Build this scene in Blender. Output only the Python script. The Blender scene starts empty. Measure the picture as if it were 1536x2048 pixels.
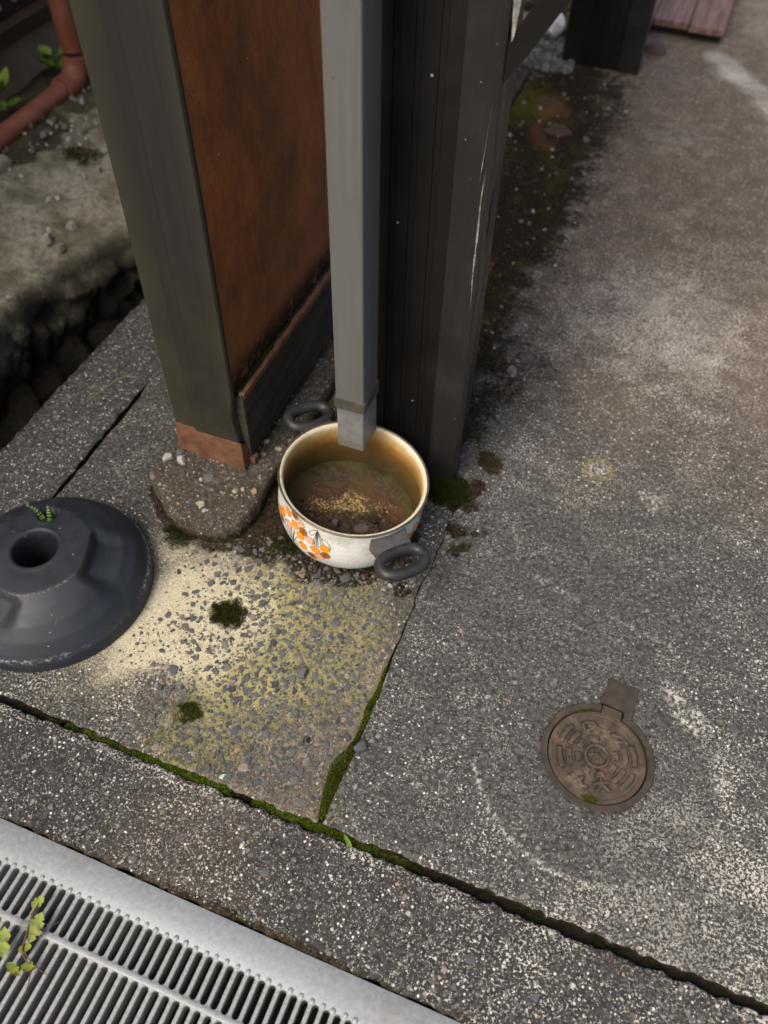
import bpy, bmesh, math, random
import numpy as np
from mathutils import Vector, Matrix

SC = bpy.context.scene
C = SC.collection
R = math.radians
random.seed(7)
RNG = np.random.default_rng(11)

# ------------------------------------------------------------------ camera
# world: X runs along the drain and the pavement joint, Y away from the drain, Z up, metres
cam_d = bpy.data.cameras.new('camera')
cam = bpy.data.objects.new('camera', cam_d)
C.objects.link(cam)
cr = Vector((0.9324015, 0.36106263, 0.01616223))
cu = Vector((-0.29123963, 0.72410701, 0.62517879))
cf = Vector((-0.21402551, 0.58762473, -0.78031421))
cam.matrix_world = Matrix(((cr.x, cu.x, -cf.x, 0), (cr.y, cu.y, -cf.y, 0), (cr.z, cu.z, -cf.z, 1.0), (0, 0, 0, 1)))
cam_d.sensor_fit = 'VERTICAL'
cam_d.sensor_height = 36
cam_d.sensor_width = 27
cam_d.lens = 1640 / 2048 * 36
cam_d.clip_start = 0.02
cam_d.clip_end = 300
cam_d.dof.use_dof = True
cam_d.dof.focus_distance = 1.02
cam_d.dof.aperture_fstop = 3.6
SC.camera = cam
SC.cycles.use_denoising = True

# ------------------------------------------------------------------ sky, sun, exposure
SUN_EL, SUN_AZ = 52.0, 205.0      # azimuth: clockwise from +Y, where the light comes from
w = bpy.data.worlds.new('World')
SC.world = w
w.use_nodes = True
wn = w.node_tree.nodes
wl = w.node_tree.links
bg = wn['Background']
sky = wn.new('ShaderNodeTexSky')
sky.sky_type = 'NISHITA'
sky.sun_disc = False
sky.sun_elevation = R(SUN_EL)
sky.sun_rotation = R(SUN_AZ)
sky.air_density = 1.0
sky.dust_density = 7.0
sky.ozone_density = 1.0
wl.new(sky.outputs[0], bg.inputs[0])
bg.inputs[1].default_value = 0.115
sl = bpy.data.lights.new('sun', 'SUN')
sl.energy = 1.5
sl.angle = R(40)
sl.color = (1.0, 0.95, 0.865)
so = bpy.data.objects.new('sun', sl)
C.objects.link(so)
az, el = R(SUN_AZ), R(SUN_EL)
sdir = Vector((math.sin(az) * math.cos(el), math.cos(az) * math.cos(el), math.sin(el)))
so.rotation_euler = sdir.to_track_quat('Z', 'Y').to_euler()
vs = SC.view_settings
vs.view_transform = 'Standard'
vs.look = 'None'
vs.gamma = 1
vs.use_curve_mapping = False
vs.exposure = 0.85

# ------------------------------------------------------------------ numpy value noise
def _h(ix, iy, seed):
    n = (ix.astype(np.int64) * 374761393 + iy.astype(np.int64) * 668265263 + seed * 974634777) & 0xffffffff
    n = ((n ^ (n >> 13)) * 1274126177) & 0xffffffff
    return ((n ^ (n >> 16)) & 0xffff) / 65535.0


def vnoise(x, y, seed=0):
    x = np.asarray(x, float)
    y = np.asarray(y, float)
    ix, iy = np.floor(x), np.floor(y)
    fx, fy = x - ix, y - iy
    fx = fx * fx * (3 - 2 * fx)
    fy = fy * fy * (3 - 2 * fy)
    a, b, c, d = _h(ix, iy, seed), _h(ix + 1, iy, seed), _h(ix, iy + 1, seed), _h(ix + 1, iy + 1, seed)
    return (a * (1 - fx) + b * fx) * (1 - fy) + (c * (1 - fx) + d * fx) * fy


def fbm(x, y, seed=0, octv=4, gain=0.5):
    t, amp, s = 0, 1.0, 0
    x = np.asarray(x, float)
    y = np.asarray(y, float)
    for o in range(octv):
        t = t + amp * vnoise(x * 2 ** o, y * 2 ** o, seed + o * 17)
        s += amp
        amp *= gain
    return t / s


def sstep(a, b, x):
    t = np.clip((x - a) / (b - a), 0, 1)
    return t * t * (3 - 2 * t)


def blob(x, y, cx, cy, r, soft=0.4, seed=0, ns=30, na=0.5):
    """irregular round stain: 1 inside, 0 outside"""
    d = np.hypot(x - cx, y - cy) / r + (fbm(x * ns, y * ns, seed) - 0.5) * 2 * na
    return 1 - sstep(1 - soft, 1 + soft, d)


def seg_d(x, y, pts):
    best = np.full(np.shape(x), 1e9)
    for (x0, y0), (x1, y1) in zip(pts[:-1], pts[1:]):
        dx, dy = x1 - x0, y1 - y0
        t = np.clip(((x - x0) * dx + (y - y0) * dy) / (dx * dx + dy * dy), 0, 1)
        best = np.minimum(best, np.hypot(x - x0 - t * dx, y - y0 - t * dy))
    return best


# ------------------------------------------------------------------ node helper
class MG:
    def __init__(s, name, tex='Object'):
        s.m = bpy.data.materials.new(name)
        s.m.use_nodes = True
        s.t = s.m.node_tree
        s.b = s.t.nodes['Principled BSDF']
        s.co = s.t.nodes.new('ShaderNodeTexCoord').outputs[tex]

    def n(s, kind, **kw):
        nd = s.t.nodes.new(kind)
        for k, v in kw.items():
            setattr(nd, k, v)
        return nd

    def put(s, sock, v):
        if v is None:
            return
        if isinstance(v, bpy.types.NodeSocket):
            s.t.links.new(v, sock)
        elif isinstance(v, (tuple, list)) and len(v) == 3 and sock.type == 'RGBA':
            sock.default_value = (*v, 1)
        else:
            sock.default_value = v

    def noise(s, scale, detail=4, rough=0.55, dist=0.0, vec=None):
        nd = s.n('ShaderNodeTexNoise')
        s.put(nd.inputs['Vector'], vec or s.co)
        nd.inputs['Scale'].default_value = scale
        nd.inputs['Detail'].default_value = detail
        nd.inputs['Roughness'].default_value = rough
        nd.inputs['Distortion'].default_value = dist
        return nd.outputs['Fac']

    def vor(s, scale, feature='F1', rand=1.0, vec=None):
        nd = s.n('ShaderNodeTexVoronoi', feature=feature)
        s.put(nd.inputs['Vector'], vec or s.co)
        nd.inputs['Scale'].default_value = scale
        nd.inputs['Randomness'].default_value = rand
        return nd

    def step(s, fac, a, b, lo=0.0, hi=1.0):
        nd = s.n('ShaderNodeMapRange', interpolation_type='SMOOTHSTEP')
        s.put(nd.inputs[0], fac)
        for i, v in ((1, a), (2, b), (3, lo), (4, hi)):
            s.put(nd.inputs[i], v)
        return nd.outputs[0]

    def math(s, op, a, b=None, clamp=False):
        nd = s.n('ShaderNodeMath', operation=op, use_clamp=clamp)
        s.put(nd.inputs[0], a)
        if b is not None:
            s.put(nd.inputs[1], b)
        return nd.outputs[0]

    def mul(s, *a):
        r = a[0]
        for q in a[1:]:
            r = s.math('MULTIPLY', r, q)
        return r

    def mix(s, fac, a, b, mode='MIX'):
        nd = s.n('ShaderNodeMix', data_type='RGBA', blend_type=mode)
        s.put(nd.inputs[0], fac)
        s.put(nd.inputs[6], a)
        s.put(nd.inputs[7], b)
        return nd.outputs[2]

    def ramp(s, fac, stops):
        nd = s.n('ShaderNodeValToRGB')
        e = nd.color_ramp.elements
        while len(e) < len(stops):
            e.new(0.5)
        for q, (p, c) in zip(e, stops):
            q.position = p
            q.color = (*c, 1)
        s.put(nd.inputs[0], fac)
        return nd.outputs[0]

    def attr(s, name, col=False):
        nd = s.n('ShaderNodeAttribute', attribute_name=name)
        return nd.outputs['Color' if col else 'Fac']

    def rand(s):
        return s.n('ShaderNodeObjectInfo').outputs['Random']

    def bump(s, h, strength=0.5, dist=0.002, nrm=None):
        nd = s.n('ShaderNodeBump')
        nd.inputs['Strength'].default_value = strength
        nd.inputs['Distance'].default_value = dist
        s.put(nd.inputs['Height'], h)
        if nrm is not None:
            s.put(nd.inputs['Normal'], nrm)
        return nd.outputs[0]

    def xyz(s):
        nd = s.n('ShaderNodeSeparateXYZ')
        s.put(nd.inputs[0], s.co)
        return nd.outputs

    def scaled(s, sc):
        nd = s.n('ShaderNodeMapping')
        s.put(nd.inputs['Vector'], s.co)
        nd.inputs['Scale'].default_value = sc
        return nd.outputs[0]

    def done(s, col, rough=0.8, bump=None, metal=0.0, spec=None):
        s.put(s.b.inputs['Base Color'], col)
        s.put(s.b.inputs['Roughness'], rough)
        s.put(s.b.inputs['Metallic'], metal)
        if spec is not None:
            s.put(s.b.inputs['Specular IOR Level'], spec)
        if bump is not None:
            s.put(s.b.inputs['Normal'], bump)
        return s.m


# ------------------------------------------------------------------ materials
def concrete(name, dark, mid, speck, speck_thr=0.56, peb=0.0, brown=(0.155, 0.115, 0.082)):
    g = MG(name)
    big = g.noise(2.2, 3, 0.6)
    med = g.noise(14, 4, 0.65)
    fine = g.noise(160, 4, 0.7)
    tiny = g.noise(520, 3, 0.7)
    c = g.mix(g.step(fine, 0.35, 0.68), dark, mid)
    c = g.mix(g.mul(g.attr('brown'), g.step(med, 0.2, 0.75, 0.45, 1.0)), c, g.mix(g.step(fine, 0.35, 0.7), tuple(0.62 * q for q in brown), tuple(1.35 * q for q in brown)))
    # aggregate grains of several sizes
    v1 = g.vor(230)
    grain = g.step(v1.outputs['Distance'], 0.16, 0.34, 1, 0)
    sel = g.step(v1.outputs['Color'], 0.42, 0.5)
    c = g.mix(g.mul(grain, sel, 0.75), c, g.ramp(v1.outputs['Color'], [(0.3, (0.07, 0.07, 0.07)), (0.5, (0.15, 0.14, 0.13)), (0.7, (0.28, 0.27, 0.25)), (0.85, (0.34, 0.31, 0.27))]))
    v2 = g.vor(95)
    sel2 = g.step(v2.outputs['Color'], 0.52, 0.6)
    gr2 = g.mul(g.step(v2.outputs['Distance'], 0.2, 0.36, 1, 0), sel2, 0.8)
    c = g.mix(gr2, c, g.ramp(v2.outputs['Color'], [(0.5, (0.045, 0.05, 0.054)), (0.60, (0.13, 0.128, 0.12)), (0.68, (0.05, 0.055, 0.06)), (0.76, (0.21, 0.20, 0.18)), (0.84, (0.07, 0.075, 0.08))]))
    # pale worm-like lichen specks
    lich = g.noise(330, 3, 0.62, 0.6)
    area = g.step(g.math('ADD', g.mul(med, 0.65), g.mul(big, 0.45)), 0.42, 0.68)
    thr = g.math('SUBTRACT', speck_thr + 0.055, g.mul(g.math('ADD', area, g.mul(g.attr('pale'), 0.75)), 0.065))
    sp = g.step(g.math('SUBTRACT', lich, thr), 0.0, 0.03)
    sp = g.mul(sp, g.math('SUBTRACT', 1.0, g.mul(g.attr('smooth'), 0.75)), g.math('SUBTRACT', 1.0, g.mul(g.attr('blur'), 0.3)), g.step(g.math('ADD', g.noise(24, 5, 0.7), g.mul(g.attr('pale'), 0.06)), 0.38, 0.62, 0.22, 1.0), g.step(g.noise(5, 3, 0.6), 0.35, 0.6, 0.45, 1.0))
    c = g.mix(g.mul(sp, 0.9), c, g.mix(g.step(tiny, 0.3, 0.7), speck, tuple(q * 1.35 for q in speck)))
    # solid bright chips
    v3 = g.vor(150)
    chip = g.mul(g.step(v3.outputs['Distance'], 0.17, 0.27, 1, 0), g.step(v3.outputs['Color'], 0.71 - peb, 0.75 - peb))
    c = g.mix(g.mul(chip, 0.9, g.math('SUBTRACT', 1.0, g.attr('smooth'))), c, (0.62, 0.59, 0.54))
    # stains, plus the shade painted in through the dirt mask
    cream = g.attr('cream')
    cn = g.step(g.math('ADD', cream, g.math('SUBTRACT', g.mul(g.noise(380, 4, 0.75), 1.7), 0.85)), 0.12, 0.88)
    c = g.mix(g.mul(cn, g.step(fine, 0.3, 0.5, 0.55, 0.95)), c, g.mix(g.mul(g.attr('green'), 1.3), g.mix(g.step(tiny, 0.3, 0.7), (0.33, 0.29, 0.18), (0.64, 0.585, 0.42)), (0.36, 0.335, 0.14)))
    gn = g.attr('green')
    gf = g.step(g.math('ADD', gn, g.math('SUBTRACT', g.mul(g.noise(80, 6, 0.75), 1.3), 0.65)), 0.15, 0.95)
    c = g.mix(g.mul(gf, 0.75), c, g.mix(g.step(fine, 0.35, 0.65), (0.085, 0.080, 0.028), (0.25, 0.225, 0.075)))
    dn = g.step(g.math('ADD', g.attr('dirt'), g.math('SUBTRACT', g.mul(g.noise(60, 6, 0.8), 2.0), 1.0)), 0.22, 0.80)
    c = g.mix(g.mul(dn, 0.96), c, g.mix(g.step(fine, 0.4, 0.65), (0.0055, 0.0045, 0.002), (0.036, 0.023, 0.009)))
    mo = g.attr('mossy')
    mf = g.step(g.math('ADD', mo, g.math('SUBTRACT', g.mul(g.noise(95, 6, 0.8), 2.0), 1.0)), 0.25, 0.85)
    c = g.mix(g.mul(mf, 0.9), c, g.mix(g.step(tiny, 0.3, 0.7), (0.018, 0.018, 0.003), (0.13, 0.105, 0.010)))
    rn = g.attr('rust')
    c = g.mix(g.mul(rn, g.step(med, 0.25, 0.6, 0.35, 0.85)), c, (0.17, 0.075, 0.03))
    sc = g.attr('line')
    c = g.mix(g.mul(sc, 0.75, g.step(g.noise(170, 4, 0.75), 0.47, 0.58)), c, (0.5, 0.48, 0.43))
    h = g.math('ADD', g.mul(fine, 0.6), g.math('ADD', g.mul(sp, 0.25), g.math('ADD', g.mul(grain, sel, 0.5), g.mul(gr2, 0.4))))
    return g.done(c, 0.88, g.bump(h, 0.75, 0.0016), spec=0.12)


M = {}
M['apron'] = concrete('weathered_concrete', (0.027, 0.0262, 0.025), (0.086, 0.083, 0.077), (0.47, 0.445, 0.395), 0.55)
M['strip'] = concrete('kerb_concrete', (0.022, 0.0208, 0.0195), (0.058, 0.055, 0.051), (0.52, 0.49, 0.435), 0.575, 0.05)
M['slab'] = concrete('slab_concrete', (0.028, 0.0268, 0.0245), (0.080, 0.0755, 0.068), (0.48, 0.45, 0.39), 0.565, 0.0, (0.155, 0.128, 0.085))
M['edge'] = concrete('edge_concrete', (0.030, 0.029, 0.028), (0.072, 0.070, 0.066), (0.50, 0.48, 0.45), 0.60, 0.06)
M['kerb'] = concrete('kerb_block_concrete', (0.015, 0.0135, 0.011), (0.046, 0.041, 0.034), (0.28, 0.255, 0.215), 0.605)


def m_stone(name, stops, rough=0.75):
    g = MG(name)
    c = g.ramp(g.rand(), stops)
    f = g.noise(260, 4, 0.7)
    c = g.mix(g.step(f, 0.3, 0.75), g.mix(0.4, c, (0.02, 0.02, 0.02)), c)
    c = g.mix(g.mul(g.step(g.noise(700, 2), 0.55, 0.7), 0.3), c, (0.4, 0.39, 0.36))
    return g.done(c, rough, g.bump(f, 0.5, 0.0008), spec=0.35)


M['agg'] = m_stone('aggregate_stone', [(0.0, (0.062, 0.066, 0.072)), (0.3, (0.09, 0.095, 0.10)), (0.55, (0.115, 0.112, 0.105)), (0.75, (0.10, 0.086, 0.068)), (0.92, (0.19, 0.165, 0.125)), (1.0, (0.27, 0.22, 0.17))])
M['pale'] = m_stone('pale_stone', [(0.0, (0.42, 0.37, 0.26)), (0.5, (0.46, 0.445, 0.40)), (1.0, (0.36, 0.28, 0.15))])
M['brownstone'] = m_stone('brown_stone', [(0.0, (0.06, 0.035, 0.022)), (0.5, (0.09, 0.06, 0.045)), (1.0, (0.055, 0.045, 0.04))])

g = MG('loose_grit')
cc = g.attr('col', True)
f = g.noise(400, 3, 0.6)
M['grit'] = g.done(g.mix(g.step(f, 0.35, 0.7, 0.35, 0), cc, (0.03, 0.03, 0.03)), 0.8, spec=0.3)

g = MG('moss')
cc = g.attr('col', True)
M['moss'] = g.done(cc, 0.9, spec=0.15)
g = MG('moss_bed')
f = g.noise(240, 4, 0.7)
M['mossbed'] = g.done(g.mix(g.step(f, 0.35, 0.65), (0.012, 0.014, 0.003), (0.06, 0.075, 0.008)), 0.95, g.bump(f, 0.8, 0.003), spec=0.1)

g = MG('damp_soil')
f = g.noise(120, 5, 0.7)
M['soil'] = g.done(g.mix(g.step(f, 0.35, 0.7), (0.005, 0.0045, 0.003), (0.014, 0.012, 0.008)), 0.95, g.bump(f, 0.8, 0.004), spec=0.2)

# weathered olive bronze aluminium of the left post
g = MG('weathered_bronze_aluminium')
x, y, z = g.xyz()
st = g.noise(1.0, 5, 0.7, vec=g.scaled((90, 90, 5)))
st2 = g.noise(1.0, 4, 0.7, vec=g.scaled((420, 420, 9)))
bl = g.noise(16, 4, 0.7)
c = g.mix(g.step(st, 0.3, 0.7), (0.026, 0.0235, 0.020), (0.031, 0.028, 0.0235))
c = g.mix(g.mul(g.step(st2, 0.5, 0.8), 0.06), c, (0.12, 0.115, 0.10))
c = g.mix(g.mul(g.attr('olive'), g.step(bl, 0.25, 0.6, 0.55, 1)), c, (0.045, 0.044, 0.030))
c = g.mix(g.mul(g.step(z, 0.55, 0.09, 0, 0.55), g.step(bl, 0.4, 0.6)), c, (0.05, 0.048, 0.026))
M['postold'] = g.done(c, 0.52, None, 0.25, 0.4)

# rusted panel
g = MG('rusted_orange_panel')
x, y, z = g.xyz()
a = g.noise(5, 5, 0.65)
s1 = g.noise(1.0, 6, 0.72, vec=g.scaled((1, 13, 5)))
fi = g.noise(170, 5, 0.75)
c = g.ramp(a, [(0.30, (0.15, 0.062, 0.022)), (0.44, (0.26, 0.088, 0.026)), (0.58, (0.37, 0.120, 0.034)), (0.75, (0.42, 0.165, 0.065))])
c = g.mix(g.mul(g.step(s1, 0.45, 0.70), 0.5), c, (0.075, 0.021, 0.009))
c = g.mix(g.mul(g.step(fi, 0.42, 0.72), 0.40), c, (0.06, 0.028, 0.012))
c = g.mix(g.mul(g.step(z, 0.42, 0.22), g.step(g.noise(26, 5, 0.7), 0.42, 0.62), 0.6), c, (0.21, 0.085, 0.045))
c = g.mix(g.mul(g.step(z, 0.235, 0.19), g.step(g.noise(60, 5, 0.7), 0.3, 0.5)), c, (0.015, 0.009, 0.004))
c = g.mix(g.step(g.noise(130, 1), 0.79, 0.81), c, (0.45, 0.42, 0.38))
M['panel'] = g.done(c, 0.72, g.bump(fi, 0.25, 0.0008), 0.0, 0.3)

g = MG('rust_brown_shoe')
a = g.noise(45, 5, 0.7)
c = g.ramp(a, [(0.3, (0.075, 0.036, 0.020)), (0.5, (0.15, 0.070, 0.038)), (0.7, (0.20, 0.10, 0.058))])
M['shoe'] = g.done(c, 0.7, g.bump(g.noise(300, 3), 0.2, 0.0005), 0.0, 0.35)

g = MG('dark_weathered_rail')
a = g.noise(30, 6, 0.7)
st = g.noise(1.0, 5, 0.7, vec=g.scaled((60, 12, 160)))
c = g.mix(g.step(st, 0.3, 0.72), (0.016, 0.015, 0.011), (0.060, 0.055, 0.040))
c = g.mix(g.mul(g.step(a, 0.5, 0.7), 0.6), c, (0.075, 0.045, 0.025))
M['rail'] = g.done(c, 0.65, g.bump(a, 0.2, 0.001), 0.1, 0.4)

# downpipe
g = MG('grey_downpipe_paint')
x, y, z = g.xyz()
st = g.noise(1.0, 4, 0.65, vec=g.scaled((170, 170, 7)))
c = g.mix(g.step(st, 0.3, 0.7), (0.120, 0.117, 0.111), (0.130, 0.127, 0.121))
c = g.mix(g.step(g.noise(110, 2), 0.76, 0.79), c, (0.05, 0.05, 0.045))
c = g.mix(g.mul(g.step(g.noise(24, 4, 0.7), 0.5, 0.8), 0.35), c, (0.078, 0.075, 0.068))
M['pipe'] = g.done(c, g.step(st, 0.3, 0.7, 0.38, 0.5), g.bump(st, 0.05, 0.0004), 0.15, 0.45)
g = MG('grey_pipe_end')
x, y, z = g.xyz()
nn = g.noise(60, 5, 0.7)
c = g.mix(g.step(nn, 0.3, 0.7), (0.15, 0.15, 0.15), (0.21, 0.208, 0.205))
lim = g.math('ADD', z, g.mul(g.math('SUBTRACT', g.noise(40, 3), 0.5), 0.03))
c = g.mix(g.step(lim, 0.143, 0.133, 0, 0.75), c, (0.135, 0.128, 0.095))
M['pipeend'] = g.done(c, 0.5, None, 0.1, 0.4)
g = MG('pipe_band')
M['band'] = g.done(g.mix(g.step(g.noise(80, 4), 0.3, 0.7), (0.055, 0.050, 0.040), (0.085, 0.078, 0.064)), 0.5, None, 0.1, 0.4)

# dark bronze column
def dark_post(name, c0, c1, rough):
    g = MG(name)
    st = g.noise(1.0, 4, 0.7, vec=g.scaled((260, 260, 4)))
    du = g.noise(9, 5, 0.7)
    c = g.mix(g.step(st, 0.3, 0.7), c0, c1)
    c = g.mix(g.mul(g.step(du, 0.45, 0.8), 0.5), c, tuple(q * 1.9 for q in c1))
    v = g.vor(75)
    dot = g.mul(g.step(v.outputs['Distance'], 0.05, 0.085, 1, 0), g.step(v.outputs['Color'], 0.78, 0.82))
    c = g.mix(g.mul(dot, 0.7), c, (0.42, 0.41, 0.38))
    v = g.vor(28)
    dot = g.mul(g.step(v.outputs['Distance'], 0.035, 0.06, 1, 0), g.step(v.outputs['Color'], 0.74, 0.78))
    c = g.mix(g.mul(dot, 0.8), c, (0.5, 0.5, 0.47))
    sc = g.noise(1.0, 3, 0.6, vec=g.scaled((700, 700, 26)))
    c = g.mix(g.mul(g.step(sc, 0.66, 0.74), g.step(du, 0.4, 0.6), 0.4), c, (0.2, 0.19, 0.18))
    return g.done(c, g.step(du, 0.3, 0.75, rough - 0.08, rough + 0.14), None, 0.3, 0.5)


M['bronze'] = dark_post('dark_bronze_aluminium', (0.0095, 0.0080, 0.0068), (0.0112, 0.0096, 0.0082), 0.42)
M['bronze2'] = dark_post('bronze_flange_lit', (0.021, 0.0198, 0.0185), (0.0245, 0.0232, 0.0215), 0.38)  # lighter copy of the bronze; light on the flange painted into its colour
g = MG('chipped_paint')
M['chip'] = g.done(g.mix(g.step(g.noise(160, 4, 0.7), 0.35, 0.7), (0.10, 0.097, 0.09), (0.36, 0.35, 0.33)), 0.6)

# resin base
g = MG('black_resin')
a = g.noise(22, 5, 0.65)
f = g.noise(220, 4, 0.7)
c = g.mix(g.step(a, 0.3, 0.72), (0.0085, 0.0115, 0.0155), (0.018, 0.0235, 0.031))
sc = g.noise(1.0, 3, 0.6, vec=g.scaled((420, 30, 100)))
c = g.mix(g.mul(g.step(sc, 0.68, 0.74), 0.45), c, (0.12, 0.125, 0.13))
c = g.mix(g.mul(g.step(g.noise(30, 5, 0.75), 0.6, 0.8), 0.4), c, (0.085, 0.08, 0.07))
c = g.mix(g.mul(g.attr('scuff'), g.step(g.noise(190, 3, 0.7), 0.45, 0.6)), c, (0.33, 0.34, 0.34))
v = g.vor(70)
dot = g.mul(g.step(v.outputs['Distance'], 0.05, 0.08, 1, 0), g.step(v.outputs['Color'], 0.6, 0.63))
c = g.mix(dot, c, (0.3, 0.3, 0.29))
M['resin'] = g.done(c, g.step(a, 0.3, 0.7, 0.50, 0.68), g.bump(f, 0.12, 0.0006), 0.0, 0.5)

# manhole
g = MG('rusty_cast_iron')
a = g.noise(38, 5, 0.7)
f = g.noise(260, 4, 0.7)
c = g.ramp(a, [(0.28, (0.030, 0.022, 0.016)), (0.45, (0.052, 0.037, 0.026)), (0.6, (0.074, 0.053, 0.036)), (0.78, (0.11, 0.083, 0.054))])
c = g.mix(g.mul(g.step(f, 0.45, 0.7), 0.5), c, (0.045, 0.034, 0.028))
c = g.mix(g.mul(g.attr('low'), 0.95), c, g.mix(g.step(a, 0.4, 0.6), (0.006, 0.005, 0.004), (0.018, 0.014, 0.010)))  # shade in the relief hollows, painted into the iron colour
c = g.mix(g.mul(g.attr('worn'), g.step(g.noise(85, 4, 0.7), 0.38, 0.62), 0.55), c, (0.15, 0.12, 0.078))
c = g.mix(g.mul(g.step(g.noise(17, 3), 0.62, 0.7), 0.6), c, (0.15, 0.062, 0.035))
M['iron'] = g.done(c, 0.72, g.bump(f, 0.4, 0.0006), 0.15, 0.4)

g = MG('dark_cast_iron')
a = g.noise(38, 5, 0.7)
f = g.noise(260, 4, 0.7)
c = g.ramp(a, [(0.3, (0.024, 0.019, 0.016)), (0.5, (0.042, 0.032, 0.025)), (0.7, (0.068, 0.050, 0.037))])
c = g.mix(g.mul(g.step(f, 0.45, 0.7), 0.5), c, (0.030, 0.024, 0.020))
c = g.mix(g.mul(g.step(g.noise(14, 3), 0.60, 0.7), 0.7), c, (0.15, 0.075, 0.045))
M['iron2'] = g.done(c, 0.72, g.bump(f, 0.4, 0.0006), 0.15, 0.4)

# galvanised steel
g = MG('galvanised_steel')
f = g.noise(180, 5, 0.75)
a = g.noise(12, 4, 0.65)
v = g.vor(140)
c = g.mix(g.step(f, 0.3, 0.72), (0.20, 0.215, 0.225), (0.295, 0.312, 0.322))
c = g.mix(g.mul(v.outputs['Color'], 0.22), c, (0.38, 0.395, 0.40))
c = g.mix(g.mul(g.step(a, 0.52, 0.78), 0.55), c, (0.19, 0.18, 0.155))
c = g.mix(g.mul(g.step(g.noise(33, 5, 0.75), 0.6, 0.75), 0.4), c, (0.22, 0.19, 0.14))
c = g.mix(g.step(g.noise(75, 1), 0.80, 0.82), c, (0.06, 0.055, 0.05))
M['galv'] = g.done(c, g.step(f, 0.3, 0.7, 0.42, 0.62), g.bump(f, 0.2, 0.0005), 0.35, 0.5)
g = MG('galvanised_bar')
x, y, z = g.xyz()
f = g.noise(260, 4, 0.75)
c = g.mix(g.step(f, 0.3, 0.7), (0.20, 0.205, 0.20), (0.31, 0.32, 0.315))
c = g.mix(g.step(z, -0.001, -0.006), c, g.mix(g.step(f, 0.3, 0.7), (0.16, 0.16, 0.148), (0.225, 0.225, 0.21)))
M['bar'] = g.done(c, 0.55, g.bump(f, 0.15, 0.0004), 0.25, 0.45)

# enamel pot
g = MG('white_enamel')
a = g.noise(34, 6, 0.75)
f = g.noise(190, 4, 0.7)
x, y, z = g.xyz()
c = g.mix(g.step(a, 0.42, 0.72), (0.70, 0.70, 0.655), (0.46, 0.46, 0.41))
c = g.mix(g.mul(g.step(f, 0.5, 0.75), 0.45), c, (0.40, 0.39, 0.34))
c = g.mix(g.mul(g.step(z, 0.024, 0.004), g.step(a, 0.25, 0.55), 0.6), c, (0.24, 0.23, 0.17))
c = g.mix(g.step(g.noise(70, 3, 0.7), 0.70, 0.74), c, (0.11, 0.075, 0.05))
M['enamel'] = g.done(c, g.step(a, 0.3, 0.7, 0.22, 0.42), None, 0.0, 0.5)
g = MG('stained_enamel_inside')
x, y, z = g.xyz()
a = g.noise(26, 6, 0.72)
f = g.noise(170, 5, 0.75)
hz = g.math('ADD', z, g.mul(g.math('SUBTRACT', a, 0.5), 0.03))
c = g.ramp(g.step(hz, 0.020, 0.112), [(0.0, (0.035, 0.027, 0.009)), (0.3, (0.085, 0.050, 0.013)), (0.55, (0.16, 0.080, 0.017)), (0.78, (0.35, 0.190, 0.046)), (0.95, (0.56, 0.40, 0.17)), (1.0, (0.60, 0.54, 0.40))])
c = g.mix(g.mul(g.step(f, 0.5, 0.72), 0.4), c, (0.12, 0.075, 0.03))
M['inside'] = g.done(c, g.step(a, 0.3, 0.7, 0.3, 0.55), None, 0.0, 0.45)
g = MG('pot_rim_metal')
a = g.noise(50, 5, 0.7)
c = g.ramp(a, [(0.3, (0.055, 0.045, 0.04)), (0.55, (0.15, 0.13, 0.115)), (0.75, (0.21, 0.14, 0.10))])
M['potrim'] = g.done(c, 0.4, None, 0.6, 0.5)
g = MG('handle_bracket_metal')
a = g.noise(60, 5, 0.7)
M['bracket'] = g.done(g.mix(g.step(a, 0.35, 0.7), (0.155, 0.147, 0.138), (0.09, 0.078, 0.066)), g.step(a, 0.3, 0.7, 0.3, 0.5), None, 0.65, 0.5)
g = MG('black_bakelite')
a = g.noise(60, 5, 0.75)
c = g.mix(g.step(a, 0.35, 0.72), (0.013, 0.0135, 0.0135), (0.030, 0.030, 0.029))
c = g.mix(g.step(g.noise(60, 5, 0.75), 0.70, 0.75), c, (0.25, 0.24, 0.22))
M['bake'] = g.done(c, 0.5, g.bump(g.noise(300, 3), 0.15, 0.0004), 0.0, 0.45)


def flat(name, col, rough=0.35):
    g = MG(name)
    f = g.noise(220, 4, 0.7)
    return g.done(g.mix(g.step(f, 0.4, 0.75, 0, 0.3), col, tuple(0.6 * q for q in col)), rough)


M['p_orange'] = flat('orange_print', (0.88, 0.29, 0.010))
M['p_brown'] = flat('brown_print', (0.36, 0.115, 0.012))
M['p_pink'] = flat('pink_print', (0.74, 0.38, 0.25))
M['p_line'] = flat('dark_line_print', (0.03, 0.022, 0.018))

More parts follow.
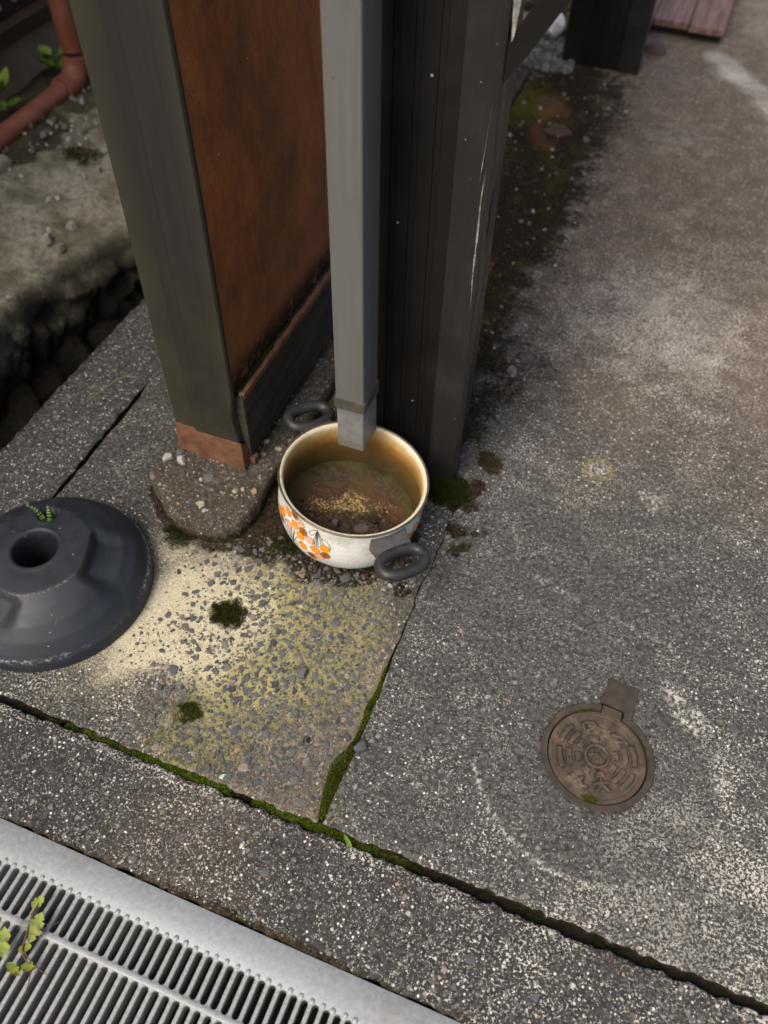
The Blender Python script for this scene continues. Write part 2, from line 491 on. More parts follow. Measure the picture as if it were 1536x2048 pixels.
g = MG('pot_sediment')
x, y, z = g.xyz()
rr = g.math('SQRT', g.math('ADD', g.mul(x, x), g.mul(y, y)))
a = g.noise(28, 5, 0.7)
f = g.noise(210, 5, 0.78)
c = g.mix(g.step(f, 0.35, 0.68), (0.014, 0.009, 0.005), (0.072, 0.045, 0.025))
c = g.mix(g.mul(g.attr('ring'), g.step(f, 0.3, 0.6, 0.5, 1)), c, g.mix(g.step(f, 0.35, 0.65), (0.024, 0.019, 0.011), (0.060, 0.048, 0.030)))
c = g.mix(g.mul(g.attr('rusty'), g.step(a, 0.3, 0.6)), c, (0.085, 0.038, 0.016))
sp = g.step(g.math('ADD', g.noise(260, 4, 0.7), g.math('SUBTRACT', g.mul(g.attr('gold'), 0.17), 0.12)), 0.53, 0.60)
c = g.mix(g.mul(sp, g.step(g.attr('gold'), 0.05, 0.3)), c, (0.42, 0.30, 0.12))
c = g.mix(g.mul(g.attr('mossy'), g.step(a, 0.35, 0.6)), c, (0.055, 0.05, 0.012))
M['sediment'] = g.done(c, g.step(a, 0.35, 0.6, 0.4, 0.85), g.bump(f, 0.8, 0.002), 0.0, 0.3)

# background things
g = MG('terracotta_pipe')
a = g.noise(25, 5, 0.7)
M['terra'] = g.done(g.mix(g.step(a, 0.3, 0.7), (0.19, 0.062, 0.034), (0.25, 0.095, 0.062)), 0.55, None, 0, 0.4)
g = MG('grimy_render')
a = g.noise(7, 6, 0.7)
c = g.ramp(a, [(0.3, (0.11, 0.092, 0.07)), (0.5, (0.22, 0.19, 0.15)), (0.72, (0.28, 0.245, 0.195))])
M['render'] = g.done(c, 0.9, g.bump(g.noise(60, 5), 0.4, 0.004))
g = MG('stained_timber')
M['timber'] = g.done(g.mix(g.step(g.noise(1, 5, 0.7, vec=g.scaled((200, 3, 200))), 0.3, 0.7), (0.012, 0.008, 0.004), (0.05, 0.025, 0.010)), 0.8)
g = MG('boulder')
a = g.noise(9, 6, 0.7)
f = g.noise(60, 5, 0.75)
c = g.ramp(g.math('ADD', g.mul(a, 0.7), g.mul(g.rand(), 0.3)), [(0.3, (0.022, 0.019, 0.011)), (0.5, (0.066, 0.054, 0.033)), (0.68, (0.13, 0.105, 0.066)), (0.85, (0.25, 0.215, 0.155))])
c = g.mix(g.mul(g.step(g.noise(12, 5, 0.7), 0.5, 0.68), 0.6), c, (0.035, 0.04, 0.01))
c = g.mix(g.mul(g.step(f, 0.62, 0.75), 0.5), c, (0.24, 0.215, 0.165))
M['boulder'] = g.done(c, 0.9, g.bump(f, 0.7, 0.006))
g = MG('white_rock')
M['white'] = g.done(g.mix(g.step(g.noise(30, 4), 0.3, 0.7), (0.55, 0.55, 0.53), (0.72, 0.72, 0.70)), 0.8)
g = MG('buff_rock')
f = g.noise(30, 5, 0.7)
M['buff'] = g.done(g.mix(g.step(f, 0.3, 0.7), (0.17, 0.15, 0.105), (0.34, 0.31, 0.24)), 0.9, g.bump(f, 0.5, 0.004))
g = MG('terrace_mortar')
a = g.noise(6, 6, 0.7)
f = g.noise(70, 5, 0.75)
c = g.mix(g.step(f, 0.32, 0.7), (0.17, 0.155, 0.115), (0.36, 0.335, 0.26))
c = g.mix(g.mul(g.step(a, 0.42, 0.62), 0.8), c, (0.085, 0.075, 0.035))
c = g.mix(g.mul(g.step(g.noise(22, 5, 0.7), 0.5, 0.7), 0.6), c, (0.06, 0.052, 0.03))
c = g.mix(g.step(g.math('ADD', g.attr('earth'), g.mul(g.math('SUBTRACT', f, 0.5), 0.8)), 0.35, 0.65), c, g.mix(g.step(a, 0.4, 0.6), (0.030, 0.024, 0.012), (0.055, 0.055, 0.018)))
c = g.mix(g.mul(g.attr('face'), g.step(g.noise(14, 5, 0.7), 0.3, 0.55)), c, (0.035, 0.032, 0.018))
M['terrace'] = g.done(c, 0.92, g.bump(f, 0.8, 0.006))
g = MG('reddish_plank')
st = g.noise(1.0, 5, 0.7, vec=g.scaled((90, 5, 60)))
c = g.mix(g.step(st, 0.32, 0.7), (0.11, 0.062, 0.048), (0.25, 0.155, 0.125))
M['plank'] = g.done(c, 0.75, g.bump(st, 0.3, 0.001))
g = MG('leaf_green')
f = g.noise(160, 4, 0.7)
M['leaf'] = g.done(g.mix(g.step(f, 0.3, 0.7), g.mix(g.rand(), (0.06, 0.15, 0.012), (0.14, 0.22, 0.02)), (0.22, 0.30, 0.05)), 0.5, None, 0, 0.4)
g = MG('wilted_leaf')
f = g.noise(120, 4, 0.7)
c = g.mix(g.step(f, 0.3, 0.7), (0.075, 0.125, 0.014), (0.19, 0.22, 0.03))
c = g.mix(g.step(g.noise(90, 4, 0.75), 0.60, 0.66), c, (0.10, 0.055, 0.025))
M['wilted'] = g.done(c, 0.6, None, 0, 0.3)
g = MG('dry_stem')
M['stem'] = g.done(g.mix(g.noise(100, 3), (0.05, 0.028, 0.015), (0.13, 0.08, 0.045)), 0.8)
g = MG('straw')
M['straw'] = g.done(g.mix(g.noise(100, 3), (0.14, 0.11, 0.06), (0.25, 0.2, 0.12)), 0.8)
g = MG('channel_concrete')
M['channel'] = g.done(g.mix(g.noise(30, 5, 0.7), (0.02, 0.019, 0.016), (0.055, 0.052, 0.045)), 0.95)


# ------------------------------------------------------------------ object helpers
def tag(o, label=None, cat=None, group=None, kind=None):
    if label:
        o['label'] = label
    if cat:
        o['category'] = cat
    if group:
        o['group'] = group
    if kind:
        o['kind'] = kind
    return o


def mk(name, verts, faces, mat, parent=None, smooth=False, attrs=None, colattr=None, loc=None, mw=None):
    me = bpy.data.meshes.new(name)
    me.from_pydata([tuple(v) for v in verts] if not isinstance(verts, np.ndarray) else verts.tolist(), [], faces if not isinstance(faces, np.ndarray) else faces.tolist())
    return mesh_obj(name, me, mat, parent, smooth, attrs, colattr, loc)


def mesh_obj(name, me, mat, parent=None, smooth=False, attrs=None, colattr=None, loc=None):
    if smooth:
        me.polygons.foreach_set('use_smooth', [True] * len(me.polygons))
    for k, a in (attrs or {}).items():
        at = me.attributes.new(k, 'FLOAT', 'POINT')
        at.data.foreach_set('value', np.asarray(a, np.float32).ravel())
    if colattr is not None:
        at = me.attributes.new('col', 'FLOAT_COLOR', 'POINT')
        at.data.foreach_set('color', np.asarray(colattr, np.float32).ravel())
    if mat:
        for m in (mat if isinstance(mat, (list, tuple)) else [mat]):
            me.materials.append(m)
    me.update()
    o = bpy.data.objects.new(name, me)
    C.objects.link(o)
    if parent:
        o.parent = parent
    if loc is not None:
        o.location = loc
    return o


def bm_obj(name, bm, mat, parent=None, smooth=False, loc=None, angle=None):
    me = bpy.data.meshes.new(name)
    bmesh.ops.recalc_face_normals(bm, faces=bm.faces)
    bm.to_mesh(me)
    bm.free()
    o = mesh_obj(name, me, mat, parent, smooth, loc=loc)
    if smooth and angle:
        me.set_sharp_from_angle(angle=R(angle))
    return o


def empty(name, loc=(0, 0, 0), label=None, cat=None, group=None):
    o = bpy.data.objects.new(name, None)
    o.empty_display_size = 0.05
    C.objects.link(o)
    o.location = loc
    return tag(o, label, cat, group)


def share(o, name, parent, loc, rot=(0, 0, 0), sc=(1, 1, 1)):
    n = o.copy()
    n.name = name
    C.objects.link(n)
    n.parent = parent
    n.location = loc
    n.rotation_euler = rot
    n.scale = sc
    return n


def box_bm(x0, x1, y0, y1, z0, z1, bev=0.0, seg=2, bm=None):
    bm = bm or bmesh.new()
    r = bmesh.ops.create_cube(bm, size=1)
    vs_ = r['verts']
    for v in vs_:
        v.co = Vector(((x0 + x1) / 2 + v.co.x * (x1 - x0), (y0 + y1) / 2 + v.co.y * (y1 - y0), (z0 + z1) / 2 + v.co.z * (z1 - z0)))
    if bev:
        es = list({e for v in vs_ for e in v.link_edges})
        bmesh.ops.bevel(bm, geom=es, offset=bev, segments=seg, profile=0.5, affect='EDGES')
    return bm


def prism(pts, z0, z1, axis='z'):
    """pts: closed outline. axis z -> (x,y) outline; axis y -> (x,z) outline swept over y=z0..z1; axis x -> (y,z)"""
    bm = bmesh.new()

    def P(a, b, h):
        return {'z': (a, b, h), 'y': (a, h, b), 'x': (h, a, b)}[axis]
    lo = [bm.verts.new(P(a, b, z0)) for a, b in pts]
    hi = [bm.verts.new(P(a, b, z1)) for a, b in pts]
    n = len(pts)
    bm.faces.new(lo)
    bm.faces.new(hi)
    for i in range(n):
        bm.faces.new((lo[i], lo[(i + 1) % n], hi[(i + 1) % n], hi[i]))
    return bm


def tube_data(path, radii, n=8, cap=True):
    path = [Vector(p) for p in path]
    vs_, fs = [], []
    up = Vector((0, 0, 1))
    for i, p in enumerate(path):
        t = (path[min(i + 1, len(path) - 1)] - path[max(i - 1, 0)]).normalized()
        a = t.cross(up)
        if a.length < 0.05:
            a = t.cross(Vector((1, 0, 0)))
        a.normalize()
        b = t.cross(a)
        r = radii if isinstance(radii, (int, float)) else radii[i]
        for k in range(n):
            th = 2 * math.pi * k / n
            vs_.append(p + a * r * math.cos(th) + b * r * math.sin(th))
    for i in range(len(path) - 1):
        for k in range(n):
            fs.append((i * n + k, i * n + (k + 1) % n, (i + 1) * n + (k + 1) % n, (i + 1) * n + k))
    if cap:
        fs.append(tuple(range(n))[::-1])
        fs.append(tuple((len(path) - 1) * n + k for k in range(n)))
    return vs_, fs


def grid_slab(name, xs, ys, zf, depth, mat, kind_label=None, edge_amp=0.0015, lr_amp=None, edges='LRFB', attrf=None, seed=0, round_=0.004, kind='structure', parent=None, warp=None):
    """a slab with a fine top: rough rounded edges, skirts to -depth"""
    nx, ny = len(xs), len(ys)
    X, Y = np.meshgrid(np.asarray(xs, float), np.asarray(ys, float))
    X0, Y0 = X.copy(), Y.copy()
    x0, x1, y0, y1 = xs[0], xs[-1], ys[0], ys[-1]
    D = np.full(X.shape, 1e3)

    def jit(t, s):
        return (fbm(t * 85, t * 0 + s, seed + s, 3, 0.6) - 0.5) * 2 * edge_amp * 2.2
    fall = 0.015
    if 'L' in edges:
        X += (1 if lr_amp is None else lr_amp / edge_amp) * jit(Y0, 1) * np.exp(-(X0 - x0) / fall)
        D = np.minimum(D, X0 - x0)
    if 'R' in edges:
        X += (1 if lr_amp is None else lr_amp / edge_amp) * jit(Y0, 2) * np.exp(-(x1 - X0) / fall)
        D = np.minimum(D, x1 - X0)
    if 'F' in edges:
        Y += jit(X0, 3) * np.exp(-(Y0 - y0) / fall)
        D = np.minimum(D, Y0 - y0)
    if 'B' in edges:
        Y += jit(X0, 4) * np.exp(-(y1 - Y0) / fall)
        D = np.minimum(D, y1 - Y0)
    if warp:
        X = warp(X, Y)
    Z = zf(X, Y)
    e = np.clip(1 - D / round_, 0, 1) * (1 - sstep(0.84, 0.95, Y0) * (1 if warp else 0))
    Z = Z - round_ * (1 - np.sqrt(np.clip(1 - e * e, 0, 1))) * 0.8
    V = np.stack([X, Y, Z], -1).reshape(-1, 3)
    idx = np.arange(nx * ny).reshape(ny, nx)
    F_ = np.stack([idx[:-1, :-1], idx[:-1, 1:], idx[1:, 1:], idx[1:, :-1]], -1).reshape(-1, 4)
    ring = np.concatenate([idx[0, :], idx[1:, -1], idx[-1, -2::-1], idx[-2:0:-1, 0]])
    mid = V[ring].copy()
    mid[:, 2] -= 0.0035
    low = V[ring].copy()
    low[:, 2] = -depth
    n0, nr = len(V), len(ring)
    V = np.concatenate([V, mid, low])
    k = np.arange(nr)
    k2 = (k + 1) % nr
    F_ = np.concatenate([F_, np.stack([ring[k], n0 + k, n0 + k2, ring[k2]], -1), np.stack([n0 + k, n0 + nr + k, n0 + nr + k2, n0 + k2], -1)])
    A = {}
    names = ('brown', 'pale', 'smooth', 'blur', 'cream', 'green', 'dirt', 'mossy', 'rust', 'line')
    vals = attrf(V[:, 0], V[:, 1]) if attrf else {}
    for nm in names:
        A[nm] = vals.get(nm, np.zeros(len(V)))
    A['dirt'] = A['dirt'].copy()
    A['dirt'][n0:] = 1.4  # slab sides darkened below the top edge
    o = mk(name, V, F_, mat, parent, True, A)
    o.data.set_sharp_from_angle(angle=R(50))
    if kind:
        o['kind'] = kind
    return o


def spaced(*segs):
    out = [segs[0][0]]
    for a, b, s in segs:
        n = max(1, int(round((b - a) / s)))
        out += list(np.linspace(a, b, n + 1)[1:])
    return out


# ------------------------------------------------------------------ ground and slabs
gm = box_bm(-40, 40, -40, 40, -0.75, -0.62)
tag(bm_obj('ground', gm, M['soil']), kind='structure')

MHX, MHY = 0.1195, 0.4845          # stopcock cover centre
SEAM = -0.171


def seam_x(y):
    return SEAM + (fbm(y * 14, y * 0 + 3.3, 71, 3) - 0.5) * 0.012


def z_apron(x, y):
    z = (fbm(x * 5, y * 5, 3) - 0.5) * 0.004 + (fbm(x * 60, y * 60, 5, 3) - 0.5) * 0.0016
    d = np.hypot(x - MHX, y - MHY)
    z = z * sstep(0.06, 0.12, d)
    z = z - 0.022 * (1 - sstep(0.0635, 0.0665, d))
    t = np.maximum(np.abs(x - 0.1268) - 0.015, np.abs(y - 0.552) - 0.010)
    z = z - 0.012 * (1 - sstep(-0.002, 0.002, t))
    return z


DIRT_SEG = [(-0.31, 1.0), (-0.31, 1.6), (-0.34, 2.5), (-0.45, 2.9)]


def bgdirt(x, y):
    d = seg_d(x, y, DIRT_SEG)
    n = (fbm(x * 7, y * 7, 21) - 0.5) * 0.12
    return 1.0 - 0.95 * sstep(0.02, 0.27, d + n) - 0.22 * (fbm(x * 26, y * 26, 22) > 0.56)


def at_apron(x, y):
    a = {}
    br = sstep(0.70, 1.45, y + (fbm(x * 3, y * 3, 8) - 0.5) * 0.7 + 0.35 * (x - 0.1))
    a['brown'] = br
    a['blur'] = sstep(1.0, 2.2, y)
    pale = (1 - sstep(0.02, 0.14, np.hypot(x - 0.30, y - 0.30) - 0.10 + (fbm(x * 9, y * 9, 31) - 0.5) * 0.2))
    pale += sstep(0.55, 0.75, fbm(x * 2.3 + 4, y * 1.4, 33)) * sstep(0.8, 1.4, y)
    pale += blob(x, y, 0.02, 1.35, 0.16, 0.5, 35, 6) + blob(x, y, 0.16, 1.45, 0.22, 0.5, 36, 5) * 0.8
    a['pale'] = pale
    d = np.hypot(x - MHX, y - MHY)
    nn = (fbm(x * 18, y * 18, 41) - 0.5)
    collar = (1 - sstep(0.145, 0.165, d + nn * 0.03)) * sstep(-0.2, 0.1, 0.55 - y + nn)
    dk = blob(x, y, -0.03, 0.66, 0.17, 0.6, 44, 7, 0.7) * 0.8 + blob(x, y, 0.16, 0.78, 0.13, 0.6, 45, 7, 0.7) * 0.5
    a['smooth'] = np.clip(collar * 0.75 + dk, 0, 1)
    ang = np.arctan2(y - MHY, x - MHX)
    ln = np.exp(-((d - 0.158 - nn * 0.006) / 0.0022) ** 2) * ((ang > -2.75) & (ang < -1.25))
    ln2 = np.exp(-((d - 0.150 - nn * 0.02) / 0.008) ** 2) * ((ang > 0.05) & (ang < 1.15)) * sstep(0.42, 0.56, fbm(x * 28, y * 28, 47))
    ln3 = np.exp(-(seg_d(x, y, [(-0.19, 0.775), (-0.165, 0.74), (-0.15, 0.70)]) / 0.0013) ** 2) * 0.9
    ln4 = np.exp(-((np.abs(y - 0.705 + (x - 0.05) * 0.22) + nn * 0.01) / 0.003) ** 2) * sstep(0.5, 0.62, fbm(x * 30, y * 30, 48)) * (x > -0.1) * (x < 0.4) * 0.7
    ln5 = blob(x, y, 0.224, 0.575, 0.020, 0.5, 49, 60, 0.8) + blob(x, y, 0.203, 0.601, 0.014, 0.5, 50, 60, 0.8) + blob(x, y, 0.02, 0.968, 0.017, 0.4, 51, 90, 0.9) + blob(x, y, 0.12, 0.94, 0.02, 0.5, 52, 70, 0.9) * 0.6
    a['line'] = np.clip(ln * 1.3 + ln2 * 0.9 + ln3 + ln4 + ln5, 0, 1)
    rr = np.hypot(x - 0.02, y - 0.968)
    a['green'] = np.exp(-((rr - 0.022) / 0.007) ** 2) * 0.75 + blob(x, y, SEAM, 0.30, 0.035, 0.5, 54) * 0.3
    edge = 1 - sstep(0.0, 0.05, x - SEAM + (fbm(x * 20, y * 20, 57) - 0.5) * 0.05)
    spots = sum(blob(x, y, cx, cy, r, 0.35, 60 + i, 60, 0.7) for i, (cx, cy, r) in enumerate([(-0.160, 0.757, 0.016), (-0.152, 0.722, 0.012), (-0.135, 0.735, 0.009), (-0.128, 0.765, 0.007), (-0.162, 0.828, 0.026), (-0.14, 0.91, 0.02), (-0.158, 0.925, 0.02), (-0.115, 0.772, 0.006), (-0.15, 0.86, 0.014)]))
    spots = np.maximum(spots, 0.6 * np.exp(-((d - 0.0725) / 0.0035) ** 2))  # dark ring painted round the cover frame as a shaded gap
    a['dirt'] = np.clip(np.maximum(bgdirt(x, y), np.maximum(spots * 0.8, edge * sstep(0.8, 1.0, y) * 0.3)), 0, 1)
    a['mossy'] = 0.5 * sstep(0.38, 0.75, fbm(x * 28, y * 28, 98)) * np.clip(bgdirt(x, y), 0, 1)
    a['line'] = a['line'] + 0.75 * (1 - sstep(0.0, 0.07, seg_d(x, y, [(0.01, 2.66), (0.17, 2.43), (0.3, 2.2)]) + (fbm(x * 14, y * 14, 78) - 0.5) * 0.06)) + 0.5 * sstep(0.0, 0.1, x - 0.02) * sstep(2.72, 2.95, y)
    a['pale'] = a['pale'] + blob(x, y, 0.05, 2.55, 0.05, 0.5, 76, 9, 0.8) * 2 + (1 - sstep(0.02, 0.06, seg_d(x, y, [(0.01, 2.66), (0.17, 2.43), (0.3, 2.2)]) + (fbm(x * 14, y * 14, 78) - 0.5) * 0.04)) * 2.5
    return a


ys = spaced((0.281, 0.9, 0.0042), (0.9, 2.9, 0.010), (2.9, 6.0, 0.2))
xs = spaced((SEAM, 0.42, 0.0042), (0.42, 0.9, 0.012), (0.9, 4.0, 0.2))
def seam_shift(y):
    return -0.14 * sstep(0.82, 0.93, y)


def warp_apron(X, Y):
    d = np.abs(X - SEAM)
    return X + (seam_x(Y) - SEAM) * np.exp(-d / 0.03) + seam_shift(Y) * np.exp(-d / 0.25)


def warp_slab(X, Y):
    d = np.abs(X - SEAM + 0.003)
    gap = -0.0015 - 0.011 * np.exp(-((Y - 0.345) / 0.035) ** 2) - 0.004 * np.exp(-((Y - 0.44) / 0.03) ** 2) + 0.003 * sstep(0.5, 0.6, Y) + 0.012 * sstep(0.86, 0.95, Y)
    return X + (seam_x(Y) - SEAM + gap) * np.exp(-d / 0.03) + seam_shift(Y) * np.exp(-d / 0.25)


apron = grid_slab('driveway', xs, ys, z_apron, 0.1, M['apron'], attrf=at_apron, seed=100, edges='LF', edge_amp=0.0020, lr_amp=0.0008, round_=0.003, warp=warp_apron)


def z_slab(x, y):
    z = (fbm(x * 6, y * 6, 13) - 0.5) * 0.004 + (fbm(x * 80, y * 80, 15, 3) - 0.5) * 0.0022
    z = z - 0.004 * blob(x, y, -0.29, 0.42, 0.14, 0.5, 16, 10, 0.3)
    z = z - 0.006 * blob(x, y, -0.414, 0.50, 0.02, 0.4, 17)
    crack = seg_d(x, y, [(-0.335, 0.425), (-0.30, 0.455), (-0.262, 0.485), (-0.235, 0.525), (-0.205, 0.50)]) + (fbm(x * 80, y * 80, 18) - 0.5) * 0.008
    z = z - 0.0025 * np.exp(-(crack / 0.003) ** 2)
    return z


CRK2 = [(-0.392, 0.355), (-0.405, 0.32), (-0.42, 0.285)]


def at_slab(x, y):
    a = {}
    nn = (fbm(x * 14, y * 14, 82) - 0.5)
    d = np.hypot((x + 0.435) / 1.05, (y - 0.47) / 0.95)
    cream = 1.08 - 1.08 * sstep(0.02, 0.27, d + nn * 0.16)
    cream *= 1 - 0.8 * blob(x, y, -0.44, 0.335, 0.05, 0.5, 83)
    a['cream'] = np.clip(cream, 0, 1) * 0.9
    ring = np.exp(-((d - 0.165 + nn * 0.05) / 0.06) ** 2) * (x > -0.42)
    g1 = blob(x, y, -0.27, 0.52, 0.10, 0.6, 84, 16, 0.8) + blob(x, y, -0.33, 0.37, 0.08, 0.6, 85, 18, 0.8) + blob(x, y, -0.37, 0.32, 0.05, 0.6, 86, 20, 0.6) + blob(x, y, -0.28, 0.60, 0.06, 0.6, 87, 20, 0.6)
    a['green'] = np.clip(ring * 0.42 + g1 * 0.42, 0, 0.62)
    a['brown'] = blob(x, y, -0.25, 0.42, 0.17, 0.6, 88, 8, 0.5) * 0.95 + sstep(0.9, 1.3, y)
    a['smooth'] = np.clip(blob(x, y, -0.26, 0.42, 0.16, 0.5, 89, 8, 0.4) * 0.9, 0, 1)
    m = blob(x, y, -0.39, 0.348, 0.016, 0.5, 91, 70, 0.9) + blob(x, y, -0.414, 0.498, 0.024, 0.4, 90, 60, 0.5)
    m += np.exp(-(seg_d(x, y, CRK2) / 0.004) ** 2) * 0.6
    m += sum(blob(x, y, cx, cy, r, 0.4, 92 + i, 60, 0.6) for i, (cx, cy, r) in enumerate([(-0.50, 1.03, 0.022), (-0.475, 0.99, 0.018), (-0.45, 1.05, 0.014), (-0.52, 0.96, 0.011), (-0.43, 0.985, 0.016), (-0.455, 0.94, 0.013)]))
    a['mossy'] = np.clip(m + bgdirt(x, y) * sstep(0.38, 0.75, fbm(x * 28, y * 28, 98)) * 0.55 + blob(x, y, -0.46, 2.2, 0.10, 0.8, 99, 14, 1.0) * 0.85, 0, 1)
    kerb_shade = 1 - sstep(0.006, 0.034, np.maximum(np.abs(x + 0.425) - 0.012, np.abs(y - 0.72) - 0.11) + nn * 0.03)  # black shade between kerb block and pot, painted in with the dirt
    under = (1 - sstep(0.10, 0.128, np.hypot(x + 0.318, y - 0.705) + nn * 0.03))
    cr = np.exp(-((seg_d(x, y, [(-0.335, 0.425), (-0.30, 0.455), (-0.262, 0.485), (-0.235, 0.525), (-0.205, 0.50)]) + nn * 0.02) / 0.003) ** 2) * 0.45 * sstep(0.4, 0.55, fbm(x * 40, y * 40, 104))
    kd = seg_d(x, y, [(-0.63, 0.66), (-0.57, 0.606), (-0.49, 0.592), (-0.46, 0.61), (-0.437, 0.64)])
    ke = (1 - sstep(0.004, 0.022, kd + nn * 0.02)) * 0.8
    sp = blob(x, y, -0.2316, 0.372, 0.007, 0.3, 96, 90) + blob(x, y, -0.2, 0.627, 0.012, 0.4, 97, 70, 0.7) + blob(x, y, -0.215, 0.64, 0.006, 0.4, 95, 70, 0.7) + blob(x, y, -0.345, 0.60, 0.02, 0.6, 94, 50, 0.8) + blob(x, y, -0.20, 0.83, 0.035, 0.5, 93, 40, 0.6)
    a['dirt'] = np.clip(np.maximum.reduce([kerb_shade, under, cr, ke, sp, bgdirt(x, y)]), 0, 1)
    r1 = np.abs(np.hypot(x + 0.314, (y - 2.06) * 0.55) - 0.05)
    r2 = np.hypot(x + 0.364, (y - 2.19) * 0.6)
    a['rust'] = np.clip(0.55 * (1 - sstep(0.004, 0.026, r1 + (fbm(x * 60, y * 60, 105) - 0.5) * 0.02)) + 0.55 * (1 - sstep(0.02, 0.055, r2 + (fbm(x * 60, y * 60, 106) - 0.5) * 0.03)) + blob(x, y, -0.28, 1.42, 0.05, 0.6, 101, 12), 0, 1)
    a['blur'] = sstep(1.0, 2.2, y)
    return a


ys = spaced((0.2785, 0.85, 0.0042), (0.85, 3.0, 0.012), (3.0, 6.0, 0.3))
xs = spaced((-0.765, -0.56, 0.0052), (-0.56, SEAM - 0.003, 0.0042))
slab = grid_slab('pavement', xs, ys, z_slab, 0.1, M['slab'], attrf=at_slab, seed=120, edges='LRF', edge_amp=0.0020, lr_amp=0.0008, round_=0.003, warp=warp_slab)


def at_edge(x, y):
    nn = fbm(x * 14, y * 14, 110) - 0.5
    return {'dirt': np.clip(1 - sstep(0.0, 0.03, x + 0.905 + nn * 0.02), 0, 1) * 0.45 + 0.4 * (1 - sstep(0, 0.01, -0.768 - x + nn * 0.01)),
            'pale': blob(x, y, -0.84, 1.1, 0.2, 0.5, 111, 5) * 0.5}


tag(grid_slab('path', spaced((-0.907, -0.772, 0.0045)), spaced((-2.0, 0.4, 0.1), (0.4, 1.5, 0.0055), (1.5, 4.0, 0.1)),
              lambda x, y: 0.002 + (fbm(x * 40, y * 40, 112, 4) - 0.5) * 0.0028, 0.62, M['edge'], attrf=at_edge, seed=140, edges='LR', edge_amp=0.002), kind='structure')


def at_strip(x, y):
    nn = fbm(x * 9, y * 9, 115) - 0.5
    return {'pale': sstep(-0.25, 0.1, x + nn * 0.5) * 0.55 + (1 - sstep(0.0, 0.02, 0.2695 - y + nn * 0.02)) * 1.2, 'brown': blob(x, y, -0.3, 0.22, 0.1, 0.6, 116, 9) * 0.2,
            'dirt': (1 - sstep(0.0, 0.012, y - 0.1475 + nn * 0.016)) * 0.7}


grid_slab('pavement_kerb', spaced((-0.76, -0.6, 0.02), (-0.6, 0.5, 0.0042), (0.5, 4.0, 0.1)), spaced((0.1475, 0.2695, 0.0040)),
          lambda x, y: -0.0005 + (fbm(x * 70, y * 70, 117, 4) - 0.5) * 0.0026, 0.1, M['strip'], attrf=at_strip, seed=160, edges='FB', edge_amp=0.0020)

# soil below the joints
tag(bm_obj('joint_soil', box_bm(-0.77, 3.9, 0.262, 0.2822, -0.09, -0.014), M['soil']), kind='structure')
tag(bm_obj('joint_soil', box_bm(-0.186, -0.150, 0.30, 0.83, -0.09, -0.0075), M['soil']), kind='structure')
tag(bm_obj('joint_soil', box_bm(-0.774, -0.763, 0.30, 3.9, -0.09, -0.012), M['soil']), kind='structure')
# roadside ground in front of the drain
tag(bm_obj('road', box_bm(-6, 6, -8, -0.155, -0.5, -0.001), M['strip']), kind='structure')
for o in list(C.objects):
    if o.name == 'road':
        for nm in ('brown', 'pale', 'smooth', 'blur', 'cream', 'green', 'dirt', 'mossy', 'rust', 'line'):
            o.data.attributes.new(nm, 'FLOAT', 'POINT')

# ------------------------------------------------------------------ aggregate stones in the pavement
def pebble_mesh(name, seed, n=8, flat_=0.35, mat=None):
    rg = np.random.default_rng(seed)
    ang = np.sort((np.arange(n) + rg.uniform(-0.38, 0.38, n)) / n * 2 * np.pi)
    rad = rg.uniform(0.72, 1.12, n)
    el_ = rg.uniform(0.62, 0.95)
    vs_, fs = [], []
    for s_, h in ((1.0, -0.5), (0.97, 0.45 * flat_), (0.72, flat_)):
        for a_, r_ in zip(ang, rad):
            hh = h + (rg.uniform(-0.12, 0.12) * flat_ if h > 0 else 0)
            vs_.append((math.cos(a_) * r_ * s_, math.sin(a_) * r_ * s_ * el_, hh))
    vs_.append((rg.uniform(-0.15, 0.15), rg.uniform(-0.15, 0.15), flat_ * rg.uniform(0.95, 1.15)))
    for k in (0, 1):
        for i in range(n):
            fs.append((k * n + i, k * n + (i + 1) % n, (k + 1) * n + (i + 1) % n, (k + 1) * n + i))
    for i in range(n):
        fs.append((2 * n + i, 2 * n + (i + 1) % n, 3 * n))
    me = bpy.data.meshes.new(name)
    me.from_pydata(vs_, [], fs)
    me.polygons.foreach_set('use_smooth', [True] * len(me.polygons))
    me.set_sharp_from_angle(angle=R(38))
    me.materials.append(mat)
    return me


PEB = [pebble_mesh('stone', 500 + i, random.choice((6, 7, 8, 9)), 0.35, M['agg']) for i in range(16)]
PEBP = [pebble_mesh('stone', 600 + i, random.choice((6, 7, 8)), 0.55, M['pale']) for i in range(6)]
PEBB = [pebble_mesh('stone', 700 + i, random.choice((6, 7, 8)), 0.6, M['brownstone']) for i in range(6)]


def put_stone(me, parent, x, y, z, r, hs=1.0, tilt=0.15, name='stone'):
    o = bpy.data.objects.new(name, me)
    C.objects.link(o)
    o.parent = parent
    o.location = (x, y, z)
    o.rotation_euler = (random.uniform(-tilt, tilt), random.uniform(-tilt, tilt), random.uniform(0, 6.28))
    o.scale = (r, r, r * hs)
    return o


def agg_density(x, y):
    a = blob(np.array([x]), np.array([y]), -0.33, 0.47, 0.13, 0.6, 200, 12, 0.4)[0]
    b = blob(np.array([x]), np.array([y]), -0.26, 0.40, 0.13, 0.5, 201, 12, 0.4)[0]
    c_ = blob(np.array([x]), np.array([y]), -0.27, 0.56, 0.09, 0.5, 202, 12, 0.4)[0]
    return max(a, b, c_)


